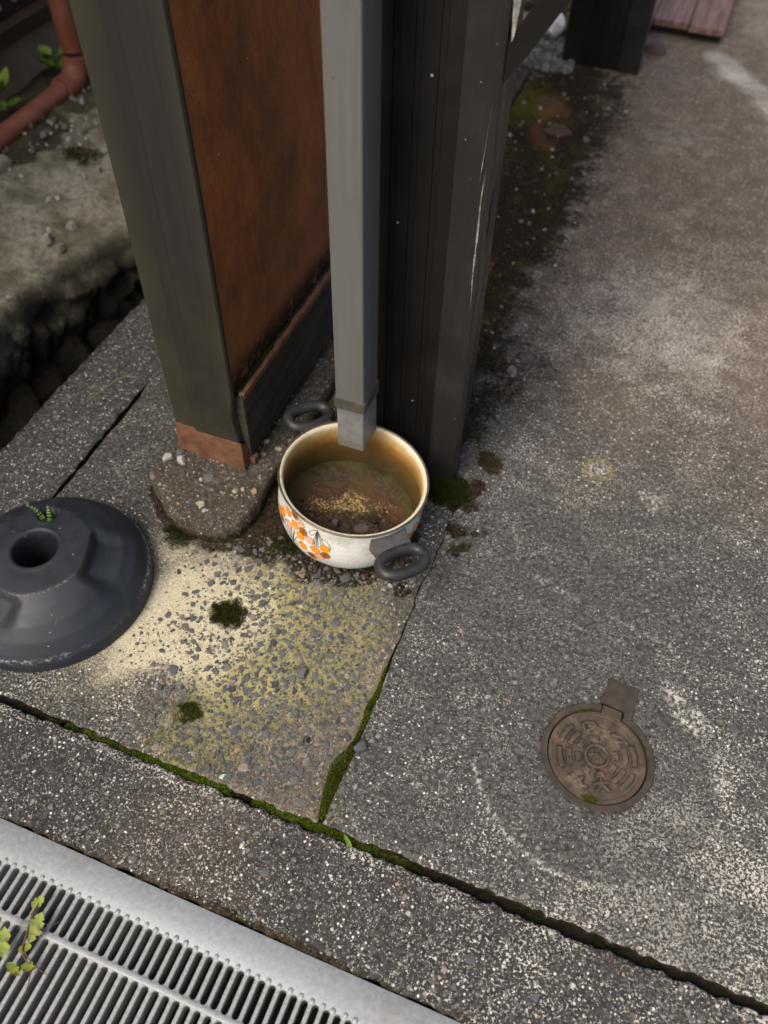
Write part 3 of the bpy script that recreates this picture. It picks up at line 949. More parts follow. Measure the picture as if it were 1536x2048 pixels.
placed = []
tries = 0
while len(placed) < 288 and tries < 20000:
    tries += 1
    x, y = random.uniform(-0.50, -0.185), random.uniform(0.288, 0.63)
    if random.random() > agg_density(x, y):
        continue
    if math.hypot(x + 0.414, y - 0.50) < 0.032 or (x > -0.20 and y < 0.40):
        continue
    r = random.choice((0.0038, 0.0045, 0.005, 0.0058, 0.0068, 0.0085)) * random.uniform(0.85, 1.1)
    if any(math.hypot(x - a, y - b) < (r + c_) * 0.86 for a, b, c_ in placed):
        continue
    placed.append((x, y, r))
placed.sort(key=lambda t: -t[2])
for x, y, r in placed:
    zz = float(z_slab(np.array([x]), np.array([y]))[0])
    me_ = random.choice(PEB)
    put_stone(me_, slab, x, y, zz + 0.0002 - r * 0.04, r, 0.55, 0.12)
# larger stones lying flush in the driveway and the kerb strip
for par, zf_, x0, x1, y0, y1, k in ((apron, None, -0.14, 0.34, 0.29, 0.62, 34), (bpy.data.objects['pavement_kerb'], None, -0.55, 0.36, 0.155, 0.258, 60), (slab, None, -0.55, -0.45, 0.29, 0.40, 14)):
    for _ in range(k):
        x, y = random.uniform(x0, x1), random.uniform(y0, y1)
        if par is apron and (math.hypot(x - MHX, y - MHY) < 0.085 or (abs(x - 0.131) < 0.03 and abs(y - 0.575) < 0.035)):
            continue
        r = random.choice((0.003, 0.0035, 0.0042, 0.005, 0.0065)) * random.uniform(0.8, 1.1)
        zz = float((z_apron if par is apron else z_slab)(np.array([x]), np.array([y]))[0]) if par.name != 'pavement_kerb' else -0.0005
        put_stone(random.choice(PEB), par, x, y, zz - r * 0.06, r, 0.4, 0.05)
# two loose fragments beside the seam
tag(put_stone(PEB[3], None, -0.163, 0.385, 0.003, 0.0095, 1.0, 0.3, 'loose_stone'), 'loose grey stone lying on the seam just above the green moss', 'stone')
tag(put_stone(PEB[5], None, -0.276, 0.452, 0.002, 0.010, 0.9, 0.3, 'loose_stone'), 'angular blue grey stone by the short dark crack', 'stone')


def grit(name, parent, pts, sizes, cols, zf, flat_=0.4, kind='stuff'):
    """many tiny five-sided stones joined into one part"""
    n = len(pts)
    k = 5
    th = np.linspace(0, 2 * np.pi, k, endpoint=False)[None, :] + RNG.uniform(0, 6.28, (n, 1)) + RNG.uniform(-0.4, 0.4, (n, k))
    rad = sizes[:, None] * RNG.uniform(0.65, 1.15, (n, k))
    asp = RNG.uniform(0.55, 1.0, (n, 1))
    rot = RNG.uniform(0, 3.14, (n, 1))
    lx, ly = rad * np.cos(th), rad * np.sin(th) * asp
    X = pts[:, 0:1] + lx * np.cos(rot) - ly * np.sin(rot)
    Y = pts[:, 1:2] + lx * np.sin(rot) + ly * np.cos(rot)
    zb = zf(pts[:, 0], pts[:, 1])
    base = np.stack([X, Y, np.repeat((zb - 0.0006)[:, None], k, 1)], -1)
    mid = np.stack([pts[:, 0:1] * 0.25 + X * 0.75, pts[:, 1:2] * 0.25 + Y * 0.75, zb[:, None] + sizes[:, None] * flat_ * RNG.uniform(0.6, 1.2, (n, k))], -1)
    V = np.concatenate([base, mid], 1).reshape(-1, 3)
    o0 = (np.arange(n) * 2 * k)[:, None]
    i = np.arange(k)[None, :]
    j = (i + 1) % k
    quads = np.stack([o0 + i, o0 + j, o0 + k + j, o0 + k + i], -1).reshape(-1, 4)
    tops = (o0 + k + i)
    faces = quads.tolist() + tops.tolist()
    colv = np.repeat(np.concatenate([cols, np.ones((n, 1))], 1), 2 * k, 0)
    o = mk(name, V, faces, M['grit'], parent, False, None, colv)
    if kind:
        o['kind'] = kind
    return o


def gcols(n, pal, wts):
    pal = np.array(pal)
    i = RNG.choice(len(pal), n, p=np.array(wts) / sum(wts))
    return pal[i] * RNG.uniform(0.75, 1.2, (n, 1))


PAL = [(0.085, 0.088, 0.092), (0.13, 0.128, 0.12), (0.055, 0.056, 0.058), (0.50, 0.48, 0.44), (0.22, 0.20, 0.17), (0.30, 0.21, 0.13)]
# dense fine aggregate over the washed-out corner of the pavement
n = 9000
P_ = np.stack([RNG.uniform(-0.52, -0.182, n), RNG.uniform(0.286, 0.64, n)], 1)
dn = np.maximum(blob(P_[:, 0], P_[:, 1], -0.26, 0.40, 0.15, 0.5, 201, 12, 0.4), 0.75 * blob(P_[:, 0], P_[:, 1], -0.31, 0.50, 0.16, 0.6, 202, 12, 0.4))
P_ = P_[RNG.uniform(0, 1, n) < dn]
grit('aggregate', slab, P_, np.exp(RNG.normal(math.log(0.0021), 0.42, len(P_))), gcols(len(P_), PAL, [5, 5, 3, 0.15, 3, 0.8]), z_slab, 0.35)
# grit in the kerb strip and the apron
n = 5200
P_ = np.stack([RNG.uniform(-0.58, 0.44, n), RNG.uniform(0.152, 0.262, n)], 1)
strip = bpy.data.objects['pavement_kerb']
zs = lambda x, y: -0.0005 + (fbm(x * 70, y * 70, 117, 4) - 0.5) * 0.0026
grit('aggregate', strip, P_, np.exp(RNG.normal(math.log(0.00115), 0.45, n)), gcols(n, PAL, [3, 3, 3, 3.2, 2, 0.8]), zs, 0.45)
n = 5200
P_ = np.stack([RNG.uniform(-0.16, 0.42, n), RNG.uniform(0.285, 0.9, n)], 1)
keep = (np.hypot(P_[:, 0] - MHX, P_[:, 1] - MHY) > 0.08) & (RNG.uniform(0, 1, n) < 0.25 + 0.75 * (1 - sstep(0.3, 0.75, P_[:, 1])))
keep &= ~((np.abs(P_[:, 0] - 0.131) < 0.025) & (np.abs(P_[:, 1] - 0.575) < 0.03))
P_ = P_[keep]
grit('aggregate', apron, P_, np.exp(RNG.normal(math.log(0.00095), 0.45, len(P_))), gcols(len(P_), PAL, [3, 3, 3, 2.6, 2, 0.4]), z_apron, 0.4)
n = 2600
P_ = np.stack([RNG.uniform(-0.90, -0.78, n), RNG.uniform(0.55, 1.5, n)], 1)
pth = bpy.data.objects['path']
grit('aggregate', pth, P_, np.exp(RNG.normal(math.log(0.0011), 0.45, n)), gcols(n, PAL, [2, 2, 2, 3.4, 2, 0.3]), lambda x, y: 0.002 + (fbm(x * 40, y * 40, 112, 4) - 0.5) * 0.0028, 0.4)
n = 1800
P_ = np.stack([RNG.uniform(-0.76, -0.45, n), RNG.uniform(0.29, 0.95, n)], 1)
grit('aggregate', slab, P_, np.exp(RNG.normal(math.log(0.0009), 0.4, n)), gcols(n, PAL, [2, 2, 2, 2.2, 2, 0.3]), z_slab, 0.4)

# ------------------------------------------------------------------ moss
def moss(name, pts, zs_, length, bright, label, top_c=(0.18, 0.28, 0.016), low_c=(0.016, 0.024, 0.003), parent=None, spread=0.45):
    """a cushion of thousands of tiny leaves"""
    n = len(pts)
    L = length * RNG.uniform(0.6, 1.25, n)
    az_ = RNG.uniform(0, 2 * np.pi, n)
    ti = np.abs(RNG.normal(0, spread, n))
    d = np.stack([np.sin(ti) * np.cos(az_), np.sin(ti) * np.sin(az_), np.cos(ti)], -1)
    sd = np.stack([-np.sin(az_ + RNG.uniform(-1, 1, n)), np.cos(az_), np.zeros(n)], -1)
    b = np.stack([pts[:, 0], pts[:, 1], zs_], -1)
    wd = (L * 0.2)[:, None]
    V = np.stack([b - sd * wd, b + sd * wd, b + d * L[:, None]], 1).reshape(-1, 3)
    Fc = np.arange(n * 3).reshape(n, 3)
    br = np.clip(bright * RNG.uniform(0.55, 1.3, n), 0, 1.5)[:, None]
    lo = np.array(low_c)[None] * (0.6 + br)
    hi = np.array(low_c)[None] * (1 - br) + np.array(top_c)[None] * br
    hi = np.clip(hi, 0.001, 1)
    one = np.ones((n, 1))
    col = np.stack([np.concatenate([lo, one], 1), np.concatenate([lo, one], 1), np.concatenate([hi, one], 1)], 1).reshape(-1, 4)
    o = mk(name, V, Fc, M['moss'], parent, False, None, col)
    tag(o, label, 'moss' if not parent else None, None, 'stuff')
    return o


# moss running along the long joint
n = 52000
px = RNG.uniform(-0.56, 0.46, n)
py = 0.2695 + RNG.uniform(0, 1, n) * 0.0135
fill = np.interp(px, [-0.56, -0.50, -0.40, -0.33, -0.298, -0.292, -0.268, -0.262, -0.17, -0.10, -0.03, 0.05, 0.2, 0.46], [0.8, 0.75, 0.85, 1.0, 0.9, 0.1, 0.1, 1.0, 0.95, 0.7, 0.16, 0.10, 0.10, 0.10])
nn = fbm(px * 30, py * 30, 300)
fill = fill * sstep(0.36, 0.5, fbm(px * 13, px * 0, 302, 3) + 0.06)
keep = RNG.uniform(0, 1, n) < fill * sstep(0.34, 0.56, nn + fill * 0.10)
px, py, fill, nn = px[keep], py[keep], fill[keep], nn[keep]
bright = np.interp(px, [-0.56, -0.42, -0.33, -0.30, -0.26, -0.22, -0.15, -0.02, 0.46], [0.6, 0.7, 1.3, 0.7, 1.15, 1.1, 0.55, 0.05, 0.05]) * (0.4 + nn)
pz = -0.0135 + 0.0095 * fill * (0.5 + 0.6 * nn) * np.clip(1 - np.abs(py - 0.277) / 0.014, 0, 1)
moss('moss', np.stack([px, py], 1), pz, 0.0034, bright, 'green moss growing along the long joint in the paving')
for xa, xb, hgt in ((-0.56, -0.297, 1.0), (-0.263, -0.055, 0.9)):
    nj = int((xb - xa) / 0.004)
    jm = np.stack([np.linspace(xa, xb, nj)] * 9, 1)
    jy = np.linspace(0.2700, 0.2815, 9)[None] + jm * 0
    jz = -0.0140 + 0.0085 * hgt * sstep(0.36, 0.5, fbm(jm * 13, jm * 0, 302, 3) + 0.06) * np.clip(np.minimum(jm - xa, xb - jm) / 0.012, 0, 1) * (0.4 + 0.7 * fbm(jm * 60, jy * 60, 301))
    idx = np.arange(nj * 9).reshape(nj, 9)
    mk('moss_bed', np.stack([jm, jy, jz], -1).reshape(-1, 3), np.stack([idx[:-1, :-1], idx[1:, :-1], idx[1:, 1:], idx[:-1, 1:]], -1).reshape(-1, 4), M['mossbed'], bpy.data.objects['moss'], True)['kind'] = 'stuff'


def moss_patch(cx, cy, r, n, zf, bright, label, ln=0.0026, ns=70, na=0.5, hgt=0.004, seed=0, parent=None, **kw):
    p = np.stack([RNG.uniform(cx - 2 * r, cx + 2 * r, n), RNG.uniform(cy - 2 * r, cy + 2 * r, n)], 1)
    b = blob(p[:, 0], p[:, 1], cx, cy, r, 0.35, 400 + seed, ns, na)
    k = RNG.uniform(0, 1, n) < b
    p, b = p[k], b[k]
    z_ = zf(p[:, 0], p[:, 1]) + hgt * b * (0.4 + 0.6 * fbm(p[:, 0] * 90, p[:, 1] * 90, 401)) - 0.0008
    br_ = bright * (0.35 + 1.1 * fbm(p[:, 0] * 120, p[:, 1] * 120, 402 + seed))
    return moss('moss', p, z_, ln, br_, label, parent=parent, **kw)


moss_patch(-0.414, 0.501, 0.021, 26000, z_slab, 0.30, 'round dark moss cushion on the pale patch of concrete', seed=1, hgt=0.007, top_c=(0.13, 0.13, 0.015), low_c=(0.014, 0.014, 0.003), na=0.75, ns=110)
moss_patch(-0.388, 0.349, 0.012, 9000, z_slab, 0.5, 'small ragged tuft of moss above the joint in the gravelly concrete', seed=2, top_c=(0.18, 0.18, 0.02), na=1.1, ns=120)
# seam strip
n = 30000
sy = RNG.uniform(0.283, 0.505, n)
hw = 0.0018 + 0.0115 * np.exp(-((sy - 0.345) / 0.036) ** 2) + 0.0035 * np.exp(-((sy - 0.44) / 0.025) ** 2) + 0.004 * np.exp(-((sy - 0.29) / 0.02) ** 2)
u = RNG.uniform(-1, 1, n)
sx = seam_x(sy) - 0.004 - 0.006 * np.exp(-((sy - 0.345) / 0.036) ** 2) + u * hw * (0.7 + 0.6 * fbm(sy * 90, sy * 0, 77))
kk = RNG.uniform(0, 1, n) < hw / 0.0135 * (0.35 + sstep(0.35, 0.6, fbm(sx * 50, sy * 50, 78)))
sx, sy, u, hw = sx[kk], sy[kk], u[kk], hw[kk]
moss('moss', np.stack([sx, sy], 1), -0.005 + 0.0065 * (1 - u * u) * np.clip(hw / 0.008, 0.3, 1), 0.0028, 0.55 * (0.3 + 1.2 * fbm(sx * 80, sy * 80, 79)), 'widening wedge of green moss in the crack that meets the long joint', top_c=(0.20, 0.25, 0.018))
moss_patch(-0.196, 0.832, 0.030, 24000, z_slab, 0.06, 'dark moss mound at the foot of the near bronze post', seed=4, ln=0.0042, hgt=0.006)
for i, (cx, cy, r) in enumerate([(-0.50, 1.03, 0.020), (-0.475, 0.99, 0.016), (-0.45, 1.05, 0.012), (-0.52, 0.96, 0.009), (-0.43, 0.985, 0.014)]):
    moss_patch(cx, cy, r, 6000, z_slab, 0.3, 'olive moss spots on the paving behind the pot handle', seed=10 + i, top_c=(0.16, 0.14, 0.02))['group'] = 'moss spots under the fence rail'
moss_patch(-0.385, 0.640, 0.022, 12000, z_slab, 0.10, 'blackish moss in the corner between kerb block and pot', seed=5, ln=0.003, hgt=0.004)
moss_patch(-0.545, 0.598, 0.022, 10000, z_slab, 0.12, 'dark moss along the front foot of the kerb block', seed=6, ln=0.003, hgt=0.004)

# ------------------------------------------------------------------ stopcock cover
cover = empty('stopcock_cover', (MHX, MHY, 0), 'small round rusty cast iron cover with a hinge tab, set in the concrete', 'manhole cover')
ROT = R(21.5)
# frame ring with the hinge housing
bm = bmesh.new()
N = 96
ringp = [(0.0630, -0.020), (0.0630, 0.0012), (0.0636, 0.0022), (0.0705, 0.0022), (0.0714, 0.0012), (0.0716, -0.02)]
rows = []
for k in range(N):
    a = 2 * math.pi * k / N
    wob = 1 + 0.006 * math.sin(3 * a + 1) + random.uniform(-0.003, 0.003)
    rows.append([bm.verts.new((math.cos(a) * r * (wob if r > 0.066 else 1), math.sin(a) * r * (wob if r > 0.066 else 1), z)) for r, z in ringp])
for k in range(N):
    # gap for the lid's ear
    a = 2 * math.pi * (k + 0.5) / N
    for j in range(len(ringp) - 1):
        ang = (a - R(84.5) + math.pi) % (2 * math.pi) - math.pi
        if abs(ang) < R(13):
            continue
        bm.faces.new((rows[k][j], rows[(k + 1) % N][j], rows[(k + 1) % N][j + 1], rows[k][j + 1]))
bm_obj('frame', bm, M['iron2'], cover, True, angle=35)
hb = prism([(-0.0155, 0.066), (-0.0135, 0.0755), (0.0205, 0.0725), (0.0215, 0.062), (0.0325, 0.060), (0.0345, 0.110), (-0.0065, 0.1135), (-0.012, 0.075), (-0.0155, 0.066)][:-1], -0.015, 0.0026)
hb.free()
hb = prism([(-0.0085, 0.0745), (0.0210, 0.0720), (0.0225, 0.0600), (0.0318, 0.0640), (0.0338, 0.1105), (-0.0070, 0.1135), (-0.0128, 0.0700)], -0.015, 0.0027)
bmesh.ops.bevel(hb, geom=[e for e in hb.edges if all(v.co.z > 0 for v in e.verts)], offset=0.0008, segments=1, affect='EDGES')
bm_obj('hinge_housing', hb, M['iron2'], cover)
# lid: relief by height function
NR, NA = 150, 420
rr_ = np.linspace(0, 0.0618, NR)
aa_ = np.linspace(0, 2 * np.pi, NA, endpoint=False)
RR, AA = np.meshgrid(rr_, aa_, indexing='ij')
xx, yy = RR * np.cos(AA), RR * np.sin(AA)            # local: x to the right in the photo, y up
K = 0.0618 / 475.0
rel = np.zeros_like(RR)


def arcseg(r0, r1, a0, a1):
    da = (np.degrees(AA) - (a0 + a1) / 2 + 180) % 360 - 180
    m = np.minimum(np.minimum(RR - r0 * K, r1 * K - RR), (np.radians((a1 - a0) / 2) - np.abs(np.radians(da))) * RR)
    return sstep(-0.0002, 0.0005, m)


def stroke(pts, wd):
    return 1 - sstep(wd * K * 0.55, wd * K * 1.15, seg_d(xx, yy, [(a * K, b * K) for a, b in pts]))


for c_ in (0, -45, -90, -135, 180, 135, 90):
    hwid = 13 if c_ != 90 else 17
    rel = np.maximum(rel, arcseg(155, 212, c_ - hwid, c_ + hwid))
for c_ in (0, -47, 180, 135):
    rel = np.maximum(rel, arcseg(248, 300, c_ - 17, c_ + 17))
for c_ in (0, -46, 180, 137):
    rel = np.maximum(rel, arcseg(340, 388, c_ - 16, c_ + 16))
rel = np.maximum(rel, arcseg(98, 125, -400, 400) * 1.0)
ringm = sstep(0, 0.0005, RR - 98 * K) * sstep(0, 0.0005, 125 * K - RR)
rel = np.maximum(rel, ringm)
for s_ in ([(0, 62), (0, -58)], [(-50, 30), (-14, 20), (-52, -42)], [(52, 40), (12, 12)], [(10, 6), (54, -44)], [(0, -58), (-16, -46)]):
    rel = np.maximum(rel, stroke(s_, 12))
W = 17
for s_ in ([(-80, 330), (-60, 350), (20, 350), (40, 310), (10, 280), (-40, 270)], [(-75, 260), (-70, 330)], [(-20, 320), (5, 310)],
           [(60, 290), (130, 260), (120, 220), (170, 260)], [(200, 220), (270, 200), (320, 130)], [(220, 150), (280, 140)],
           [(-60, -270), (60, -262)], [(0, -225), (-5, -280), (-50, -340)], [(0, -280), (60, -335)],
           [(-250, -170), (-300, -190)], [(-190, -215), (-205, -280), (-150, -300)], [(-240, -240), (-170, -210)]):
    rel = np.maximum(rel, stroke(s_, W) * 0.85)
rel *= 0.35 + 0.65 * sstep(0.25, 0.5, fbm(xx * 60, yy * 60, 900))
rim_ = sstep(-0.0005, 0.0006, RR - 430 * K)
Zl = -0.0014 + 0.0026 * rel + 0.0006 * rim_ + (fbm(xx * 150, yy * 150, 901) - 0.5) * 0.0006
Zl[-1] = -0.012
Zl[-2] = np.minimum(Zl[-2], -0.0012)
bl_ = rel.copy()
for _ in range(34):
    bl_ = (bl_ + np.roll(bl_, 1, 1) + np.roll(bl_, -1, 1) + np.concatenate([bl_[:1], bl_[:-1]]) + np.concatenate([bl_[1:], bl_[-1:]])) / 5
rel_low = np.clip((bl_ - rel) * 4.5, 0, 1)  # painted occlusion: darkens the hollows beside raised relief
V = np.stack([xx, yy, Zl], -1).reshape(-1, 3)
idx = np.arange(NR * NA).reshape(NR, NA)
F_ = np.stack([idx[:-1], idx[1:], np.roll(idx, -1, 1)[1:], np.roll(idx, -1, 1)[:-1]], -1).reshape(-1, 4)
worn = sstep(0.45, 0.7, fbm(xx * 38 + 5, yy * 38, 903)) * 0.9 + blob(xx, yy, 0.02, 0.028, 0.022, 0.5, 905) * 0.7
lid = mk('lid', V, F_, M['iron'], cover, True, {'low': np.clip(rel_low * 0.85, 0, 1), 'worn': np.clip(worn, 0, 1)})
lid.rotation_euler = (0, 0, ROT)
ear = prism([(-0.0075, 0.0590), (-0.0066, 0.0725), (0.0184, 0.0702), (0.0190, 0.0570)], -0.012, 0.0005)
bmesh.ops.bevel(ear, geom=[e for e in ear.edges if all(v.co.z > 0 for v in e.verts)], offset=0.0007, segments=1, affect='EDGES')
bm_obj('lid_ear', ear, M['iron'], cover)
zc = lambda x, y: np.zeros_like(x) - 0.002


def rel_moss(a0, a1, n, bright, label, r0=0.0605, wd=0.0022):
    a = (R(a0) + R(a1)) / 2 + np.clip(RNG.normal(0, 0.36, n), -1, 1) * (R(a1) - R(a0)) / 2
    r = r0 + np.clip(RNG.normal(0, 0.45, n), -1, 1) * wd * (0.5 + fbm(a * 60, a * 0, 907))
    moss('moss', np.stack([MHX + r * np.cos(a), MHY + r * np.sin(a)], 1), -0.0008 + RNG.uniform(0, 0.002, n), 0.0022, bright + RNG.uniform(-0.2, 0.2, n), label, top_c=(0.15, 0.17, 0.01))


rel_moss(105, 133, 900, 0.6, 'moss in the rim gap on the hinge side of the round iron cover', 0.0622, 0.0018)
rel_moss(262, 284, 1500, 0.7, 'bright moss tuft on the near rim of the round iron cover', 0.0585, 0.0040)
rel_moss(20, 52, 250, 0.35, 'thin moss line in the right rim gap of the round iron cover', 0.0625, 0.0007)

# ------------------------------------------------------------------ drain grate
PITCH = 0.01255
SW = 0.0074          # slot width
def bar_mesh(L, name):
    """one bar between two cross pieces, its ends flaring into half-round slot ends"""
    rs = SW / 2
    hwid = (PITCH - SW) / 2
    out = []
    K_ = 6
    for i in range(K_ + 1):
        t = math.pi / 2 * i / K_
        out.append((hwid + rs - rs * math.sin(t), rs - rs * math.cos(t)))
    right = out + [(a, L - b) for a, b in reversed(out)]
    left = [(-a, b) for a, b in reversed(right)]
    pts = right + left
    bm = bmesh.new()
    nP = len(pts)
    lay = []
    for z, sh in ((-0.024, 0.0008), (-0.0011, 0.0), (-0.0003, 0.0004), (0.0, 0.0010)):
        row = []
        for a, b in pts:
            a2 = a - math.copysign(min(sh, abs(a) * 0.8), a) if z > -0.001 or z < -0.01 else a
            row.append(bm.verts.new((a2, b, z)))
        lay.append(row)
    for k in range(len(lay) - 1):
        for i in range(nP):
            bm.faces.new((lay[k][i], lay[k][(i + 1) % nP], lay[k + 1][(i + 1) % nP], lay[k + 1][i]))
    h = nP // 2
    top = lay[-1]
    for i in range(h - 1):
        bm.faces.new((top[i], top[i + 1], top[nP - 2 - i], top[nP - 1 - i]))
    me_ = bpy.data.meshes.new(name)
    bmesh.ops.recalc_face_normals(bm, faces=bm.faces)
    bm.to_mesh(me_)
    bm.free()
    me_.polygons.foreach_set('use_smooth', [True] * len(me_.polygons))
    me_.set_sharp_from_angle(angle=R(50))
    me_.materials.append(M['bar'])
    return me_


def grate(x0, nb, detailed):
    x1 = x0 + nb * PITCH
    G_ = empty('drain_grate', (x0, 0, -0.001), 'galvanised steel drain grating with slotted bars beside the concrete kerb' if detailed else None, 'grating')
    W_ = x1 - x0
    bm = box_bm(0, W_, 0.1058, 0.1460, -0.004, 0.0, 0.0010)
    bm_obj('frame_plate', bm, M['galv'], G_, True, angle=40)
    bm_obj('frame_plate', box_bm(0, W_, -0.150, -0.110, -0.004, 0.0, 0.0010), M['galv'], G_, True, angle=40)
    bm_obj('frame_edge', box_bm(0, W_, 0.1425, 0.1458, -0.03, -0.0042), M['galv'], G_)
    for cy in (0.0560, -0.0540):
        bm_obj('cross_bar', box_bm(0, W_, cy, cy + 0.0068, -0.024, -0.0002, 0.0009), M['galv'], G_, True, angle=40)
    mA, mB, mC = bar_mesh(0.0430, 'bar'), bar_mesh(0.1032, 'bar'), bar_mesh(0.0490, 'bar')
    for row, (me_, yb) in enumerate(((mA, 0.0628), (mB, -0.0472), (mC, -0.1030))):
        for i in range(nb):
            if row == 2 and not detailed:
                pass
            o = bpy.data.objects.new('bar', me_)
            C.objects.link(o)
            o.parent = G_
            o.location = ((i + 0.5) * PITCH, yb, -0.0001)
    if detailed:
        bm = bmesh.new()
        bmesh.ops.create_uvsphere(bm, u_segments=10, v_segments=6, radius=1)
        for v in bm.verts:
            v.co.z *= 0.30
        wm = bpy.data.meshes.new('weld')
        bm.to_mesh(wm)
        bm.free()
        wm.polygons.foreach_set('use_smooth', [True] * len(wm.polygons))
        wm.materials.append(M['galv'])
        for i in range(nb):
            o = bpy.data.objects.new('weld', wm)
            C.objects.link(o)
            o.parent = G_
            o.location = ((i + 0.5) * PITCH + random.uniform(-0.0008, 0.0008), 0.1076 + random.uniform(-0.0006, 0.0008), 0.0001)
            s_ = 0.0029 * random.uniform(0.85, 1.15)
            o.scale = (s_, s_, s_ * 1.1)
    return G_


grate(-0.765, 71, True)
# channel under the grating
bm = box_bm(-3, 4, -0.155, -0.150, -0.45, -0.006)
box_bm(-3, 4, 0.1462, 0.1470, -0.45, -0.006, bm=bm)
box_bm(-3, 4, -0.155, 0.147, -0.46, -0.40, bm=bm)
tag(bm_obj('drain_channel', bm, M['channel']), kind='structure')
# plain cover plates either side of the grating
for x0, x1 in ((-3.0, -0.770), (0.131, 4.0)):
    tag(bm_obj('channel_cover', box_bm(x0, x1, -0.150, 0.1450, -0.03, -0.0015, 0.001), M['galv']),
        'plain steel channel cover continuing the drain past the grating' if x0 > 0 else 'plain steel channel cover before the slotted grating', 'cover')

# ------------------------------------------------------------------ kerb block under the fence
kp = [(-0.640, 2.3), (-0.640, 0.668), (-0.622, 0.650), (-0.572, 0.612), (-0.545, 0.602), (-0.497, 0.598), (-0.474, 0.608), (-0.458, 0.627), (-0.4525, 0.655), (-0.4535, 0.80), (-0.4535, 2.3)]
kerb = None
xs_, ys_ = spaced((-0.66, -0.43, 0.004)), spaced((0.58, 1.15, 0.004), (1.15, 2.3, 0.05))
# polar-ish mesh: outline subdivided, several inner loops
outl = []
for (a, b), (c_, d) in zip(kp[:-1], kp[1:]):
    L = math.hypot(c_ - a, d - b)
    nn_ = max(1, int(L / 0.006))
    if b > 1.2 and d < 1.0 or d > 1.2:
        pts_ = [(a + (c_ - a) * t ** (0.6 if d > b else 1), b + (d - b) * t) for t in np.linspace(0, 1, 160)[:-1]]
    else:
        pts_ = [(a + (c_ - a) * t, b + (d - b) * t) for t in np.linspace(0, 1, nn_ + 1)[:-1]]
    outl += pts_
outl.append(kp[-1])
O_ = np.array(outl)
m = len(O_)
spx = -0.545                                   # inner spine the loops shrink to
rings = []
prof = [(0.0, -0.05), (0.0, 0.008), (0.0012, 0.022), (0.0040, 0.0285), (0.0100, 0.0305), (0.03, 0.0305), (0.05, 0.031), (0.075, 0.031)]
cen = np.stack([np.full(m, spx), np.clip(O_[:, 1], 0.70, 2.25)], 1)
dirv = cen - O_
ln_ = np.linalg.norm(dirv, axis=1, keepdims=True)
for ins, z in prof:
    t = np.minimum(ins / np.maximum(ln_, 1e-6), 0.97)
    p_ = O_ + dirv * t
    j1 = (fbm(O_[:, 0] * 60 + O_[:, 1] * 50, O_[:, 1] * 40 + z * 50, 610, 4) - 0.5) * 0.007
    nrm = -dirv / np.maximum(ln_, 1e-6)
    p_ = p_ + nrm * j1[:, None] * (1 if ins < 0.02 else 0.4)
    zz = z + (fbm(p_[:, 0] * 45, p_[:, 1] * 45, 611, 4) - 0.5) * 0.010 * (1 if z > 0.01 else 0)
    rings.append(np.column_stack([p_, zz]))
V = np.concatenate(rings)
F_ = []
for k in range(len(prof) - 1):
    for i in range(m - 1):
        F_.append((k * m + i, k * m + i + 1, (k + 1) * m + i + 1, (k + 1) * m + i))
# close the middle between the two long sides
last = (len(prof) - 1) * m
h = m // 2
i, j = 0, m - 1
while j - i > 1:
    # march both sides by y
    if V[last + i + 1][1] >= V[last + j - 1][1] and j - i > 2 or j - i == 2:
        F_.append((last + i, last + i + 1, last + j))
        i += 1
    else:
        F_.append((last + i, last + j - 1, last + j))
        j -= 1
z0 = np.zeros(len(V))
ka = {k: z0.copy() for k in ('brown', 'pale', 'smooth', 'blur', 'cream', 'green', 'dirt', 'mossy', 'rust', 'line')}
ka['brown'] = np.full(len(V), 0.35)
ka['dirt'] = (V[:, 2] < 0.016) * 0.75
ka['mossy'] = (V[:, 2] < 0.022) * 0.35
ka['smooth'] = np.full(len(V), 0.3)
kerb = mk('kerb_block', V, F_, M['kerb'], None, True, ka)
bmk = bmesh.new()
bmk.from_mesh(kerb.data)
bmesh.ops.recalc_face_normals(bmk, faces=bmk.faces)
bmk.to_mesh(kerb.data)
bmk.free()
tag(kerb, 'low rough concrete kerb block under the rusty fence panel', 'kerb')
for x, y, r, me_, hs in [(-0.602, 0.708, 0.011, PEBP[0], 1), (-0.625, 0.705, 0.010, PEBP[1], 1.0), (-0.529, 0.640, 0.008, PEBP[2], 1), (-0.518, 0.630, 0.0052, PEBP[3], 1), (-0.493, 0.683, 0.0052, PEBP[4], 1),
                         (-0.484, 0.690, 0.0045, PEBP[5], 1), (-0.545, 0.690, 0.013, PEB[2], 0.5), (-0.528, 0.693, 0.010, PEB[4], 0.5), (-0.612, 0.722, 0.008, PEB[6], 1), (-0.553, 0.683, 0.0045, PEBP[1], 1), (-0.495, 0.795, 0.0065, PEBP[3], 1), (-0.470, 0.788, 0.0062, PEBP[0], 1), (-0.628, 0.664, 0.010, PEB[8], 0.8), (-0.612, 0.690, 0.008, PEB[9], 0.6)]:
    put_stone(me_, kerb, x, y, 0.0310, r, hs, 0.35)
n = 1500
P_ = np.stack([RNG.uniform(-0.63, -0.46, n), RNG.uniform(0.61, 0.95, n)], 1)
P_ = P_[(P_[:, 1] > 0.66) | (np.abs(P_[:, 0] + 0.535) < 0.06)]
grit('aggregate', kerb, P_, np.exp(RNG.normal(math.log(0.0013), 0.5, len(P_))), gcols(len(P_), PAL, [3, 2, 3, 0.9, 2, 1.0]), lambda x, y: 0.0300 + (fbm(x * 45, y * 45, 611, 4) - 0.5) * 0.010, 0.5)

# ------------------------------------------------------------------ fence: post, shoe, panel, rail
fence = empty('fence_panel', (-0.56, 0.75, 0.03), 'rusty orange metal fence panel framed by an olive bronze post and dark bottom rail', 'fence')


